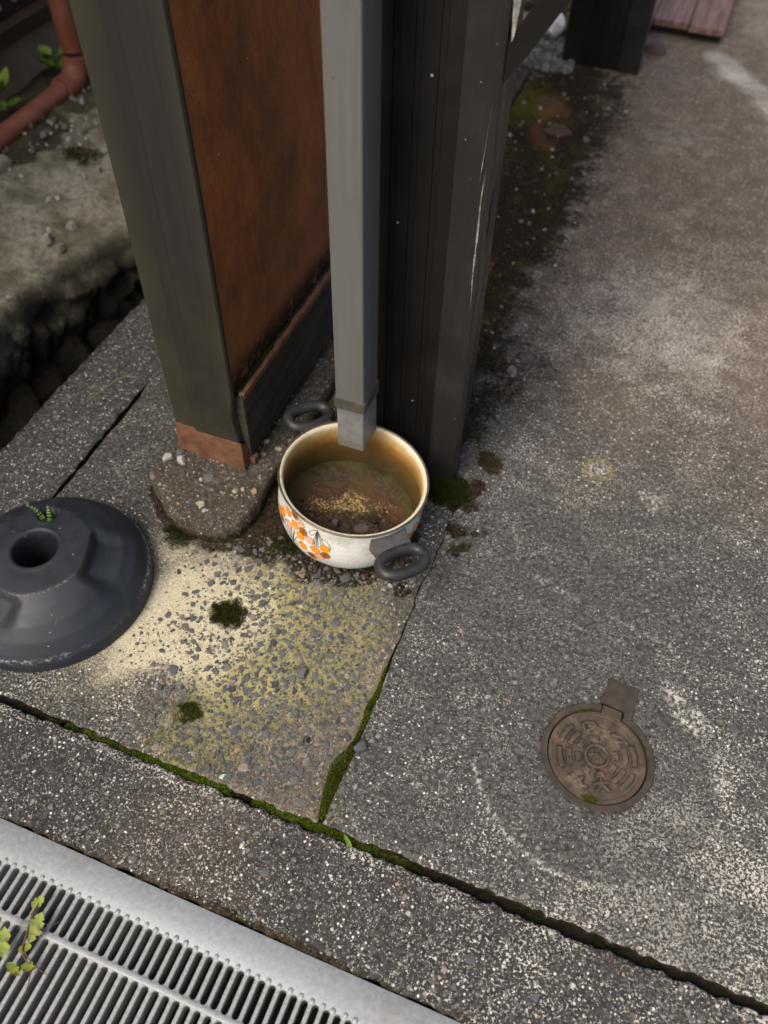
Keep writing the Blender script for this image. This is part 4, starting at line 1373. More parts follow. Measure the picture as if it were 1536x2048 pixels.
def at(o, parent):
    o.parent = parent
    o.location = Vector(o.location) - Vector(parent.location)
    return o


PY = 0.7297
# post: stepped profile in plan, front faces towards -Y
pp = [(-0.6145, PY + 0.004), (-0.5805, PY + 0.004), (-0.5790, PY), (-0.5610, PY), (-0.5600, PY + 0.0006), (-0.5230, PY + 0.0006), (-0.5220, PY), (-0.5025, PY), (-0.5008, PY + 0.003), (-0.5008, PY + 0.008), (-0.5050, PY + 0.010), (-0.5125, PY + 0.012), (-0.5125, PY + 0.060), (-0.6145, PY + 0.060)]
bm = prism(pp, 0.0, 1.9)
me_ = bpy.data.meshes.new('post')
bmesh.ops.recalc_face_normals(bm, faces=bm.faces)
bmesh.ops.subdivide_edges(bm, edges=[e for e in bm.edges if abs(e.verts[0].co.z - e.verts[1].co.z) > 1], cuts=60)
for v in bm.verts:
    if v.co.z < 0.001:
        v.co.z = 0.0865 + (0.002 if v.co.x < -0.56 else 0)
    else:
        v.co.z = 0.088 + (v.co.z) * 0.95
    # frayed lower right corner
    if v.co.x > -0.504 and v.co.z < 0.22:
        v.co.x += -0.006 * math.exp(-((v.co.z - 0.13) / 0.035) ** 2)
    v.co.x += 0.0012 * math.sin(v.co.z * 9 + v.co.y * 30)
bm.to_mesh(me_)
bm.free()
vv = np.array([v.co for v in me_.vertices])
ol = np.maximum(sstep(-0.579, -0.583, vv[:, 0]), sstep(-0.508, -0.503, vv[:, 0]) * 0.7)
at(mesh_obj('post', me_, M['postold'], None, False, {'olive': ol}), fence)
# shoe
sp_ = [(-0.6160, PY + 0.0005), (-0.5820, PY + 0.0005), (-0.5800, PY - 0.0035), (-0.5020, PY - 0.0035), (-0.4985, PY - 0.0035), (-0.4985, PY + 0.030), (-0.5005, PY + 0.030), (-0.5005, PY - 0.0010), (-0.5790, PY - 0.0008), (-0.5810, PY + 0.0032), (-0.6160, PY + 0.0032)]
bm = prism(sp_, 0.031, 0.0905)
for v in bm.verts:
    if v.co.z > 0.08:
        v.co.z -= 0.0015 + 0.02 * max(0, v.co.x + 0.52) * 2 * 0 + (0.0 if v.co.x > -0.505 else 0.0015)
    if v.co.y > PY + 0.02:
        v.co.z = 0.031 if v.co.z < 0.05 else 0.055
bm_obj('post_shoe', bm, M['shoe'], None)
at(bpy.data.objects['post_shoe'], fence)
at(bm_obj('shoe_lip', box_bm(-0.4985, -0.488, PY + 0.012, PY + 0.027, 0.0315, 0.046, 0.002), M['shoe'], None), fence)
# panel with fine waviness
ys2, zs2 = spaced((PY + 0.0095, 1.1, 0.01), (1.1, 2.3, 0.05)), spaced((0.17, 0.8, 0.01), (0.8, 1.85, 0.05))
Y_, Z_ = np.meshgrid(ys2, zs2)
X_ = -0.5075 + (fbm(Y_ * 4, Z_ * 4, 650) - 0.5) * 0.003
V = np.stack([X_, Y_, Z_], -1).reshape(-1, 3)
idx = np.arange(V.shape[0]).reshape(Y_.shape)
F_ = np.stack([idx[:-1, :-1], idx[:-1, 1:], idx[1:, 1:], idx[1:, :-1]], -1).reshape(-1, 4)
V2 = V.copy()
V2[:, 0] -= 0.022
nV = len(V)
rg_ = np.concatenate([idx[0, :], idx[1:, -1], idx[-1, -2::-1], idx[-2:0:-1, 0]])
k2 = np.roll(rg_, -1)
F_ = np.concatenate([F_, F_[:, ::-1] + nV, np.stack([rg_, rg_ + nV, k2 + nV, k2], -1)])
at(mk('panel', np.concatenate([V, V2]), F_, M['panel'], None, True), fence)
fence.children[-1].data.set_sharp_from_angle(angle=R(40))
# rail: channel section along Y
rp = [(-0.4960, 0.052), (-0.4925, 0.0535), (-0.4930, 0.172), (-0.4942, 0.1765), (-0.4965, 0.1765), (-0.4975, 0.172), (-0.5050, 0.169), (-0.545, 0.169), (-0.545, 0.052)]
bm = bmesh.new()
secs = []
for y in np.linspace(PY + 0.0135, 2.3, 120):
    jz_ = (vnoise(np.array(y * 40), np.array(0.0), 660) - 0.5) * 0.002
    secs.append([bm.verts.new((x + (vnoise(np.array(y * 25), np.array(z * 10), 661) - 0.5) * 0.0016, y, z + float(jz_))) for x, z in rp])
for a, b in zip(secs[:-1], secs[1:]):
    for i in range(len(rp)):
        bm.faces.new((a[i], a[(i + 1) % len(rp)], b[(i + 1) % len(rp)], b[i]))
bm.faces.new(secs[0])
bm.faces.new(secs[-1])
rail = at(bm_obj('bottom_rail', bm, M['rail'], None), fence)
# reddish lip on top of the rail
bm = bmesh.new()
secs = []
for y in np.linspace(PY + 0.016, 2.3, 160):
    k_ = float(vnoise(np.array(y * 70), np.array(1.0), 662)) * 0.0022
    secs.append([bm.verts.new(p_) for p_ in ((-0.4920, y, 0.1690), (-0.4918, y, 0.1770 + k_), (-0.4985 - k_, y, 0.1775 + k_ * 0.5), (-0.5000, y, 0.1745), (-0.4995, y, 0.169))])
for a, b in zip(secs[:-1], secs[1:]):
    for i in range(5):
        bm.faces.new((a[i], a[(i + 1) % 5], b[(i + 1) % 5], b[i]))
bm.faces.new(secs[0])
bm.faces.new(secs[-1])
at(bm_obj('rail_lip', bm, M['shoe'], None), fence)
# dirt and moss lying in the rail trough
n = 3500
P_ = np.stack([RNG.uniform(-0.5060, -0.497, n), RNG.uniform(PY + 0.02, 1.2, n)], 1)
o = grit('dirt', fence, P_, np.exp(RNG.normal(math.log(0.0016), 0.4, n)), gcols(n, [(0.015, 0.012, 0.007), (0.04, 0.03, 0.018), (0.03, 0.032, 0.008), (0.2, 0.19, 0.16)], [5, 3, 3, 0.25]), lambda x, y: 0.170 + 0.5 * np.maximum(0, -0.498 - x) + 0 * y, 0.8)
o.location = -Vector(fence.location)
n = 9000
P_ = np.stack([RNG.uniform(-0.5060, -0.498, n), RNG.uniform(PY + 0.02, 0.86, n)], 1)
o = moss('moss', P_, 0.172 + RNG.uniform(0, 0.006, n), 0.003, 0.15 + 0.1 * RNG.uniform(-1, 1, n), None, parent=fence)
o.location = -Vector(fence.location)
# far post closing the fence
at(bm_obj('post', box_bm(-0.60, -0.505, 2.30, 2.36, 0.0, 1.89, 0.004), M['postold'], None), fence)
bpy.data.objects['post.001'].data.attributes.new('olive', 'FLOAT', 'POINT')

# ------------------------------------------------------------------ bronze posts
def column(name, x1, y0, wd, flw, label, strut):
    """x1: right edge, y0: front face; a recessed grooved field and a flange at the right"""
    o = empty(name, (x1 - wd / 2, y0, 0), label, 'post')
    xf = x1 - flw
    x0 = x1 - wd
    # field with fine grooves
    pts = [(x0, y0 + 0.006)]
    for gx in (0.42, 0.60, 0.80):
        q = x0 + (xf - x0) * gx
        pts += [(q - 0.0008, y0 + 0.006), (q - 0.0004, y0 + 0.0074), (q + 0.0004, y0 + 0.0074), (q + 0.0008, y0 + 0.006), (q + 0.0062, y0 + 0.0060), (q + 0.0064, y0 + 0.0052), (q + 0.0072, y0 + 0.0052), (q + 0.0074, y0 + 0.006)]
    pts += [(xf + 0.002, y0 + 0.006), (xf + 0.002, y0 + 0.034), (x0, y0 + 0.034)]
    at(bm_obj('column_face', prism(pts, -0.03, 2.2), M['bronze'], None), o)
    # flange with its side strip; rounded front edges, dented at the right
    bm = bmesh.new()
    prof_ = [(xf - 0.0012, y0 + 0.0085), (xf - 0.0012, y0 + 0.0012), (xf - 0.0004, y0 + 0.0003), (xf + 0.0008, y0)]
    for t in (0.25, 0.5, 0.72, 0.88):
        prof_.append((xf + t * flw, y0))
    prof_ += [(x1 - 0.0022, y0 + 0.0002), (x1 - 0.0007, y0 + 0.0012), (x1, y0 + 0.003), (x1 + 0.0003, y0 + 0.012), (x1 + 0.0003, y0 + 0.0245), (x1 - 0.0005, y0 + 0.0256), (x1 - 0.006, y0 + 0.0256), (x1 - 0.006, y0 + 0.0305), (xf + 0.003, y0 + 0.0305), (xf + 0.003, y0 + 0.0085)]
    secs = []
    zz_ = list(np.linspace(0, 0.3, 14)) + list(np.linspace(0.32, 0.9, 60)) + [1.2, 1.6, 2.2]
    for z in zz_:
        sec = []
        for i, (a, b) in enumerate(prof_):
            da = db = 0.0
            if strut and 4 <= i <= 12:
                g_ = math.exp(-((z - 0.50) / 0.10) ** 2)
                rw = (a - xf) / flw
                db += 0.0048 * g_ * max(0, 1 - abs(rw - 0.80) / 0.30)
                da += -0.0035 * math.exp(-((z - 0.46) / 0.07) ** 2) * max(0, rw - 0.6) + 0.0015 * math.sin(z * 38) * g_ * (rw > 0.7)
                db += 0.0018 * math.exp(-((z - 0.57) / 0.03) ** 2) * max(0, 1 - abs(rw - 0.5) / 0.4)
            sec.append(bm.verts.new((a + da, b + db, z)))
        secs.append(sec)
    nP = len(prof_)
    for a, b in zip(secs[:-1], secs[1:]):
        for i in range(nP):
            bm.faces.new((a[i], a[(i + 1) % nP], b[(i + 1) % nP], b[i]))
    bm.faces.new(secs[0])
    bm.faces.new(secs[-1])
    at(bm_obj('flange', bm, M['bronze2'], None, True, angle=42), o)
    at(bm_obj('back_box', box_bm(x0 + 0.004, x1 - 0.009, y0 + 0.0345, y0 + 0.10, -0.03, 2.2, 0.002), M['bronze'], None), o)
    return o


post1 = column('carport_post', -0.1938, 0.8511, 0.178, 0.0425, 'dark bronze carport post standing right behind the pot and downpipe', True)
post2 = column('carport_post', -0.1830, 2.448, 0.215, 0.058, 'dark bronze carport post further back on the mossy ground', False)
for o in (post1, post2):
    o['group'] = 'bronze carport posts'


# chipped paint along the dented edge: thin flakes standing 0.3 mm proud
def flakes(pts, wd, name):
    bm = bmesh.new()
    prev = None
    for i, (x, y, z, s) in enumerate(pts):
        a = bm.verts.new((x - wd * s, y, z))
        b = bm.verts.new((x + wd * s, y, z))
        if prev:
            bm.faces.new((prev[0], prev[1], b, a))
        prev = (a, b)
    r = bmesh.ops.extrude_face_region(bm, geom=list(bm.faces))
    for v in [q for q in r['geom'] if isinstance(q, bmesh.types.BMVert)]:
        v.co.y -= 0.0003
    return at(bm_obj(name, bm, M['chip'], None), post1)


zz_ = np.linspace(0.335, 0.53, 46)
flakes([(-0.1995 + 0.0006 * math.sin(z * 60) - 0.0028 * math.exp(-((z - 0.46) / 0.07) ** 2), 0.8513 + 0.0035 * math.exp(-((z - 0.50) / 0.10) ** 2), z, abs(math.sin((z - 0.335) / 0.195 * 3.14)) * (0.25 + 0.9 * float(vnoise(np.array(z * 75), np.array(0.0), 670)))) for z in zz_], 0.0012, 'chipped_edge')
zz_ = np.linspace(0.38, 0.56, 46)
flakes([(-0.1936 - 0.0030 * math.exp(-((z - 0.46) / 0.07) ** 2), 0.8740, z, abs(math.sin((z - 0.38) / 0.18 * 3.14)) * (0.2 + 1.1 * float(vnoise(np.array(z * 55), np.array(3.0), 671)))) for z in zz_], 0.0011, 'chipped_edge')
zz_ = np.linspace(0.50, 0.60, 20)
flakes([(-0.2065 + 0.05 * (z - 0.5), 0.8524, z, abs(math.sin((z - 0.5) / 0.1 * 3.14)) * 0.7 * float(vnoise(np.array(z * 75), np.array(5.0), 672))) for z in zz_], 0.0010, 'chipped_edge')
# diagonal strut from the near post up to the right
sd_ = Vector((0.52, 0, 0.85)).normalized()
pn = Vector((0.85, 0, -0.52)).normalized()
b0 = Vector((-0.1865, 0.8545, 0.640))
q0 = b0 + pn * 0.004
sp2 = [q0 - sd_ * 0.03, q0 + sd_ * 0.02 + pn * 0.002, q0 + sd_ * 1.78, q0 + sd_ * 1.78 - pn * 0.022, q0 - pn * 0.022 + sd_ * 0.016]
at(bm_obj('strut', prism([(v.x, v.z) for v in sp2], 0.8550, 0.8720, 'y'), M['bronze'], None), post1)
at(bm_obj('strut_clip', prism([(-0.1930, 0.700), (-0.1900, 0.662), (-0.1878, 0.668), (-0.1845, 0.715), (-0.1880, 0.720)], 0.8520, 0.8538, 'y'), M['chip'], None), post1)  # added pale plate standing in for the bright gap beside the strut
tag(bm_obj('carport_beam', box_bm(-0.42, 2.6, 0.83, 0.90, 2.2, 2.32, 0.004), M['bronze']), 'dark bronze beam carried by the near carport post', 'beam')
tag(bm_obj('carport_beam', box_bm(-0.42, 2.6, 2.43, 2.50, 2.2, 2.32, 0.004), M['bronze']), 'dark bronze beam carried by the far carport post', 'beam')

# ------------------------------------------------------------------ downpipe
dp = empty('downpipe', (-0.330, 0.783, 0.121), 'square grey metal downpipe ending above the pot', 'downpipe')
X0, X1, Y0, Y1 = -0.3512, -0.3090, 0.7556, 0.8090
bm = bmesh.new()


def tubebox(bm, x0, x1, y0, y1, z0, z1, t, r):
    def rr(x0, x1, y0, y1, r):
        out = []
        for cx, cy, a0 in ((x1 - r, y1 - r, 0), (x0 + r, y1 - r, 90), (x0 + r, y0 + r, 180), (x1 - r, y0 + r, 270)):
            for k in range(5):
                a = R(a0 + 90 * k / 4)
                out.append((cx + r * math.cos(a), cy + r * math.sin(a)))
        return out
    A, B = rr(x0, x1, y0, y1, r), rr(x0 + t, x1 - t, y0 + t, y1 - t, max(r - t, 0.0005))
    L = [[bm.verts.new((a, b, z)) for a, b in P__] for P__, z in ((A, z0), (A, z1), (B, z1), (B, z0))]
    nP = len(A)
    for k in range(4):
        for i in range(nP):
            bm.faces.new((L[k][i], L[k][(i + 1) % nP], L[(k + 1) % 4][(i + 1) % nP], L[(k + 1) % 4][i]))
    return bm


at(bm_obj('pipe', tubebox(bmesh.new(), X0, X1, Y0, Y1, 0.208, 2.2, 0.0015, 0.0028), M['pipe'], None, True, angle=50), dp)
at(bm_obj('pipe_band', tubebox(bmesh.new(), X0 - 0.0022, X1 + 0.0022, Y0 - 0.0022, Y1 + 0.0022, 0.1985, 0.2155, 0.0020, 0.0040), M['band'], None, True, angle=50), dp)
bm = tubebox(bmesh.new(), X0 + 0.0008, X1 - 0.0008, Y0 + 0.0008, Y1 - 0.0008, 0.121, 0.2075, 0.0014, 0.0024)
pe = bm_obj('pipe_end', bm, M['pipeend'], None, True, angle=50)
at(pe, dp)
pe.data.transform(Matrix.Translation((0, 0, 0)))
# ------------------------------------------------------------------ pot
pn_ = Vector((0.10930112, 0.02682846, 0.99364657))
pex = Vector((0.99400868, -0.00295006, -0.1092613))
pey = pn_.cross(pex)
PB = Vector((-0.31714833, 0.70732803, 0.00909529))
pot = empty('cooking_pot', (0, 0, 0), 'white enamel cooking pot printed with orange cherries, standing below the downpipe', 'pot')
pot.matrix_world = Matrix(((pex.x, pey.x, pn_.x, PB.x), (pex.y, pey.y, pn_.y, PB.y), (pex.z, pey.z, pn_.z, PB.z), (0, 0, 0, 1)))
S = 0.97858


def lathe(prof, n=96, closed=False):
    vs_, fs = [], []
    for k in range(n):
        a = 2 * math.pi * k / n
        for r, z in prof:
            vs_.append((r * math.cos(a), r * math.sin(a), z))
    m_ = len(prof)
    for k in range(n):
        for i in range(m_ if closed else m_ - 1):
            j = (i + 1) % m_
            fs.append((k * m_ + i, ((k + 1) % n) * m_ + i, ((k + 1) % n) * m_ + j, k * m_ + j))
    return vs_, fs


def smooth_prof(pts, n=6):
    """Catmull-Rom through the points"""
    P__ = [np.array(p) for p in pts]
    out = []
    for i in range(len(P__) - 1):
        p0, p1, p2, p3 = P__[max(i - 1, 0)], P__[i], P__[i + 1], P__[min(i + 2, len(P__) - 1)]
        for t in np.linspace(0, 1, n, endpoint=False):
            out.append(tuple(0.5 * ((2 * p1) + (-p0 + p2) * t + (2 * p0 - 5 * p1 + 4 * p2 - p3) * t * t + (-p0 + 3 * p1 - 3 * p2 + p3) * t ** 3)))
    out.append(tuple(P__[-1]))
    return out


OUT = smooth_prof([(a * S, b * S) for a, b in ((0.0, 0.0), (0.040, 0.0), (0.074, 0.0005), (0.086, 0.004), (0.098, 0.015), (0.106, 0.036), (0.109, 0.062), (0.1083, 0.090), (0.1092, 0.106), (0.1095, 0.1095))])
v_, f_ = lathe(OUT, 128)
mk('body', v_, f_, M['enamel'], pot, True)
INN = smooth_prof([(a * S, b * S) for a, b in ((0.1088, 0.1105), (0.1068, 0.1112), (0.1038, 0.1085), (0.1026, 0.102), (0.1030, 0.085), (0.1032, 0.055), (0.098, 0.025), (0.086, 0.010), (0.06, 0.006), (0.0, 0.006))])
v_, f_ = lathe(INN, 128)
mk('inner_wall', v_, f_, M['inside'], pot, True)
rb = [(0.1098 * S + 0.0016 * math.cos(t), 0.1108 * S + 0.0016 * math.sin(t)) for t in np.linspace(0, 2 * math.pi, 10, endpoint=False)]
v_, f_ = lathe(rb, 128, True)
mk('rim', v_, f_, M['potrim'], pot, True)
OR = np.array(OUT)
oz, ora = OR[12:, 1], OR[12:, 0]


def on_pot(th, z, off=0.0):
    """point on the outer wall; th radians, z local"""
    r = float(np.interp(z, oz, ora)) + off
    return (r * math.cos(th), r * math.sin(th), z)


def disc_print(th0, z0, rt, rz, tilt, mat, name, off=0.00035, seed=0):
    """a printed oval lying on the curved wall"""
    r0 = float(np.interp(z0, oz, ora))
    vs_, fs = [on_pot(th0, z0, off)], []
    n_, rings_ = 22, 3
    for q in range(1, rings_ + 1):
        for k in range(n_):
            a = 2 * math.pi * k / n_
            u_, v__ = rt * q / rings_ * math.cos(a), rz * q / rings_ * math.sin(a)
            du = u_ * math.cos(tilt) - v__ * math.sin(tilt)
            dv = u_ * math.sin(tilt) + v__ * math.cos(tilt)
            vs_.append(on_pot(th0 + du / r0, min(z0 + dv, 0.106), off))
    for k in range(n_):
        fs.append((0, 1 + k, 1 + (k + 1) % n_))
        for q in range(rings_ - 1):
            a, b = 1 + q * n_, 1 + (q + 1) * n_
            fs.append((a + k, b + k, b + (k + 1) % n_, a + (k + 1) % n_))
    return vs_, fs


def join_prints(items, mat, name):
    V_, F__ = [], []
    for vs_, fs in items:
        o_ = len(V_)
        V_ += vs_
        F__ += [tuple(i + o_ for i in f) for f in fs]
    o = mk(name, V_, F__, mat, pot, True)
    return o


def line_print(pts, wd, off=0.00055):
    vs_, fs = [], []
    n_ = 14
    P__ = smooth_prof(pts, 6)
    for i, (t, z) in enumerate(P__):
        t2, z2 = P__[min(i + 1, len(P__) - 1)]
        t1, z1 = P__[max(i - 1, 0)]
        r = float(np.interp(z, oz, ora))
        dx, dz = (t2 - t1) * r, z2 - z1
        l_ = math.hypot(dx, dz) or 1
        nx, nz = -dz / l_ * wd, dx / l_ * wd
        vs_.append(on_pot(t + nx / r, z + nz, off))
        vs_.append(on_pot(t - nx / r, z - nz, off))
    for i in range(len(P__) - 1):
        fs.append((2 * i, 2 * i + 1, 2 * i + 3, 2 * i + 2))
    return vs_, fs


D = R(1)
ORANGE = [(-140.6, 0.0621), (-133.6, 0.0725), (-125.9, 0.0880), (-116.5, 0.0780), (-109.6, 0.0659), (-106.8, 0.0462), (-95.5, 0.0547), (-87.7, 0.0662)]
BROWN = [(-135.0, 0.0545), (-117.0, 0.1000), (-107.5, 0.0789), (-98.2, 0.0330), (-86.8, 0.0503)]
PINK = [(-146.5, 0.0480), (-123.0, 0.0648), (-110.9, 0.0915), (-100.6, 0.0699), (-91.6, 0.0400)]
for rep in (0, 125, 250):
    outl_, lines = [], []
    for nm, L, mat_ in (('orange', ORANGE, 'p_orange'), ('brown', BROWN, 'p_brown'), ('pink', PINK, 'p_pink')):
        it = []
        for i, (t, z) in enumerate(L):
            if rep == 250 and -100 < t < -80:
                continue
            z = min(z, 0.0985)
            tt = (t + rep) * D
            rt, rz = (0.0072, 0.0076) if nm != 'pink' else (0.0076, 0.0073)
            it.append(disc_print(tt, z, rt, rz, 0.3, None, nm, 0.0004))
            outl_.append(disc_print(tt, z, rt + 0.0006, rz + 0.0006, 0.3, None, nm, 0.0002))
            if nm == 'brown':
                for q in range(-3, 4):
                    lines.append(line_print([(tt - 0.042 * math.cos(q * 0.35), z + q * 0.0017 - 0.002), (tt, z + q * 0.0017), (tt + 0.045 * math.cos(q * 0.35), z + q * 0.0017 + 0.002)], 0.00022))
        join_prints(it, M[mat_], 'flower_print')
    c1 = (-95.2 + rep) * D, 0.1015
    for t, z in ((-98.0, 0.0650), (-96.1, 0.0636), (-94.5, 0.0641), (-93.0, 0.0641), (-90.7, 0.0731), (-88.5, 0.0740)):
        lines.append(line_print([c1, ((t * 0.6 - 95.2 * 0.4 + rep) * D, z * 0.6 + 0.0406), ((t + rep) * D, z)], 0.00042))
    lines.append(line_print([c1, ((-99 + rep) * D, 0.0955), ((-102 + rep) * D, 0.0860), ((-99.5 + rep) * D, 0.0830), ((-96.5 + rep) * D, 0.093)], 0.00042))
    lines.append(line_print([((-91.5 + rep) * D, 0.086), ((-87 + rep) * D, 0.0835), ((-83.8 + rep) * D, 0.0745), ((-83.6 + rep) * D, 0.066)], 0.00042))
    c2 = (-118.6 + rep) * D, 0.0315
    for t, z in ((-125.5, 0.060), (-122.0, 0.0575), (-119.6, 0.066), (-116.0, 0.069), (-112.0, 0.0597), (-115.5, 0.064)):
        lines.append(line_print([c2, ((t * 0.5 - 118.6 * 0.5 + rep) * D, z * 0.5 + 0.0155), ((t + rep) * D, z)], 0.00042))
    lines.append(line_print([c2, ((-124 + rep) * D, 0.041), ((-128.5 + rep) * D, 0.060), ((-127.5 + rep) * D, 0.070)], 0.00042))
    lines.append(line_print([c2, ((-115 + rep) * D, 0.0290), ((-112.3 + rep) * D, 0.0340), ((-113.5 + rep) * D, 0.0410), ((-117 + rep) * D, 0.038)], 0.00042))
    join_prints(outl_, M['p_line'], 'flower_outline')
    join_prints(lines, M['p_line'], 'flower_stalks')


def handle(ang, pot_):
    """bracket and oval ring; built in pot space"""
    ca, sa = math.cos(ang), math.sin(ang)

    def P3(r, t, z):
        return (r * ca - t * sa, r * sa + t * ca, z)
    # ring
    hd_v, hd_f = [], []
    nu, nv = 56, 14
    rc, tilt = 0.1465, R(4)
    for i in range(nu):
        a = 2 * math.pi * i / nu
        # super-oval path: tangential half width .0335, radial half depth .0165
        ct, st_ = math.cos(a), math.sin(a)
        ex_ = 0.8
        pr_ = 0.0185 * math.copysign(abs(st_) ** ex_, st_)
        pt_ = 0.0325 * math.copysign(abs(ct) ** ex_, ct)
        dr = Vector((st_ / 0.0185, ct / 0.0325)).normalized()
        for k in range(nv):
            b = 2 * math.pi * k / nv
            w_ = 0.0082 * math.cos(b) * (1.0 + 0.12 * (st_ > 0.3))
            h_ = 0.0086 * math.sin(b)
            r_ = pr_ + dr.x * w_
            t_ = pt_ + dr.y * w_
            z_ = h_ - r_ * math.sin(-tilt) * 1.0
            hd_v.append(P3(rc + r_, t_, 0.0895 + z_))
    for i in range(nu):
        for k in range(nv):
            hd_f.append((i * nv + k, ((i + 1) % nu) * nv + k, ((i + 1) % nu) * nv + (k + 1) % nv, i * nv + (k + 1) % nv))
    h_ = mk('handle', hd_v, hd_f, M['bake'], pot_, True)
    # metal bracket between wall and ring
    bm = bmesh.new()
    rows_ = []
    for r_, zt, zb_, tw in ((0.1035, 0.1010, 0.0750, 0.0265), (0.1085, 0.1005, 0.0745, 0.0270), (0.1180, 0.0965, 0.0760, 0.0262), (0.1320, 0.0930, 0.0800, 0.0255)):
        rows_.append([bm.verts.new(P3(r_ - abs(s_) * 0.0035, s_ * tw, z_)) for s_ in (-1, -0.5, 0, 0.5, 1) for z_ in (zt, zb_)])
    for a, b in zip(rows_[:-1], rows_[1:]):
        for i in range(4):
            bm.faces.new((a[2 * i], a[2 * i + 2], b[2 * i + 2], b[2 * i]))
            bm.faces.new((a[2 * i + 1], a[2 * i + 3], b[2 * i + 3], b[2 * i + 1]))
        bm.faces.new((a[0], a[1], b[1], b[0]))
        bm.faces.new((a[8], a[9], b[9], b[8]))
    for rw in (rows_[0], rows_[-1]):
        for i in range(4):
            bm.faces.new((rw[2 * i], rw[2 * i + 2], rw[2 * i + 3], rw[2 * i + 1]))
    bmesh.ops.recalc_face_normals(bm, faces=bm.faces)
    bmesh.ops.bevel(bm, geom=[e for e in bm.edges if len(e.link_faces) == 2 and e.calc_face_angle(0) > 0.9], offset=0.0009, segments=2, affect='EDGES')
    bm_obj('bracket', bm, M['bracket'], h_, True, angle=35)


HA = R(-40)
handle(HA, pot)
handle(HA + math.pi, pot)

# sediment in the pot
NR, NA = 60, 160
rr_ = np.linspace(0, 0.0985, NR)
aa_ = np.linspace(0, 2 * np.pi, NA, endpoint=False)
RR, AA = np.meshgrid(rr_, aa_, indexing='ij')
xx, yy = RR * np.cos(AA), RR * np.sin(AA)
AW = -0.34 * xx + 0.94 * yy           # away from the viewer's side
LC = 0.94 * xx + 0.34 * yy            # along the other way
heap = sstep(0.012, -0.055, AW + (fbm(xx * 30, yy * 30, 699) - 0.5) * 0.03)
rough_ = fbm(xx * 90, yy * 90, 700, 5) - 0.5
Zs = 0.0260 + 0.024 * heap + rough_ * (0.003 + 0.014 * heap) + 0.004 * sstep(0.06, 0.095, RR)
V = np.stack([xx, yy, Zs], -1).reshape(-1, 3)
idx = np.arange(NR * NA).reshape(NR, NA)
F_ = np.stack([idx[:-1], idx[1:], np.roll(idx, -1, 1)[1:], np.roll(idx, -1, 1)[:-1]], -1).reshape(-1, 4)
gold = blob(LC, AW, 0.004, 0.020, 0.017, 0.9, 702, 60, 0.8) * 1.0 + blob(LC, AW * 1.6, -0.035, 0.012, 0.030, 0.9, 703, 60, 0.9) * 0.55 + blob(LC, AW * 1.6, 0.045, 0.014, 0.03, 0.9, 704, 60, 0.9) * 0.45 + blob(LC, AW * 2, 0.0, 0.004, 0.05, 0.9, 705, 60, 0.9) * 0.45
sed = mk('sediment', V, F_, M['sediment'], None, True, {
    'gold': np.clip(gold, 0, 1), 'ring': sstep(0.0, 0.04, AW) * (1 - sstep(0.07, 0.085, RR)) * 0.8,
    'rusty': np.clip(blob(LC, AW, -0.055, 0.012, 0.035, 0.8, 706, 40) + blob(LC, AW, 0.065, 0.008, 0.022, 0.8, 707, 40) + blob(LC, AW, 0.015, 0.030, 0.035, 0.8, 708, 40) * 0.8, 0, 1),
    'mossy': np.clip(sstep(0.072, 0.086, RR) * sstep(-0.03, 0.02, AW) + blob(LC, AW, 0.0, -0.012, 0.025, 0.7, 709, 40) * 0.6 + blob(LC, AW, 0.01, 0.045, 0.025, 0.7, 710, 40) * 0.4, 0, 1)})
sed.matrix_world = pot.matrix_world
tag(sed, 'brown dirt and rusty sediment settled in the bottom of the pot', 'dirt', None, 'stuff')


def sedz(x, y):
    h_ = sstep(0.012, -0.055, 0.94 * y - 0.34 * x + (fbm(x * 30, y * 30, 699) - 0.5) * 0.03)
    return 0.0260 + 0.024 * h_ + (fbm(x * 90, y * 90, 700, 5) - 0.5) * (0.003 + 0.014 * h_)


n = 420
P_ = np.stack([RNG.uniform(-0.085, 0.085, n), RNG.uniform(-0.085, 0.03, n)], 1)
P_ = P_[(np.hypot(P_[:, 0], P_[:, 1]) < 0.088) & (RNG.uniform(0, 1, n) < sstep(0.02, -0.05, P_[:, 1]) + 0.1)]
o = grit('crumbs', None, P_, np.exp(RNG.normal(math.log(0.0019), 0.5, len(P_))), gcols(len(P_), [(0.04, 0.028, 0.02), (0.075, 0.055, 0.042), (0.02, 0.015, 0.01), (0.10, 0.075, 0.055)], [4, 3, 4, 1]), sedz, 0.8)
o.matrix_world = pot.matrix_world
tag(o, 'loose dark crumbs heaped at the near side inside the pot', 'crumbs')
for i, (x, y, r, lab) in enumerate([(-0.004, -0.050, 0.0075, 'pinkish grey stone on the dirt inside the pot, below the rim'), (0.034, -0.038, 0.0130, 'flat brown flake lying on the dirt inside the pot')]):
    p = pot.matrix_world @ Vector((x, y, float(sedz(np.array([x]), np.array([y]))[0]) + (0.004 if i == 0 else 0.002)))
    s_ = put_stone(PEBB[i], None, *p, r, 1.1 if i == 0 else 0.35, 0.2, 'pot_stone')
    tag(s_, lab, 'stone')
p0 = pot.matrix_world @ Vector((0.060, -0.052, 0.052))
p1 = pot.matrix_world @ Vector((0.078, -0.050, 0.054))
v_, f_ = tube_data([p0, (p0 + p1) / 2 + Vector((0, 0, 0.002)), p1], 0.0005, 5)
tag(mk('straw', v_, f_, M['straw'], None), 'short pale straw inside the pot by the right handle', 'straw')

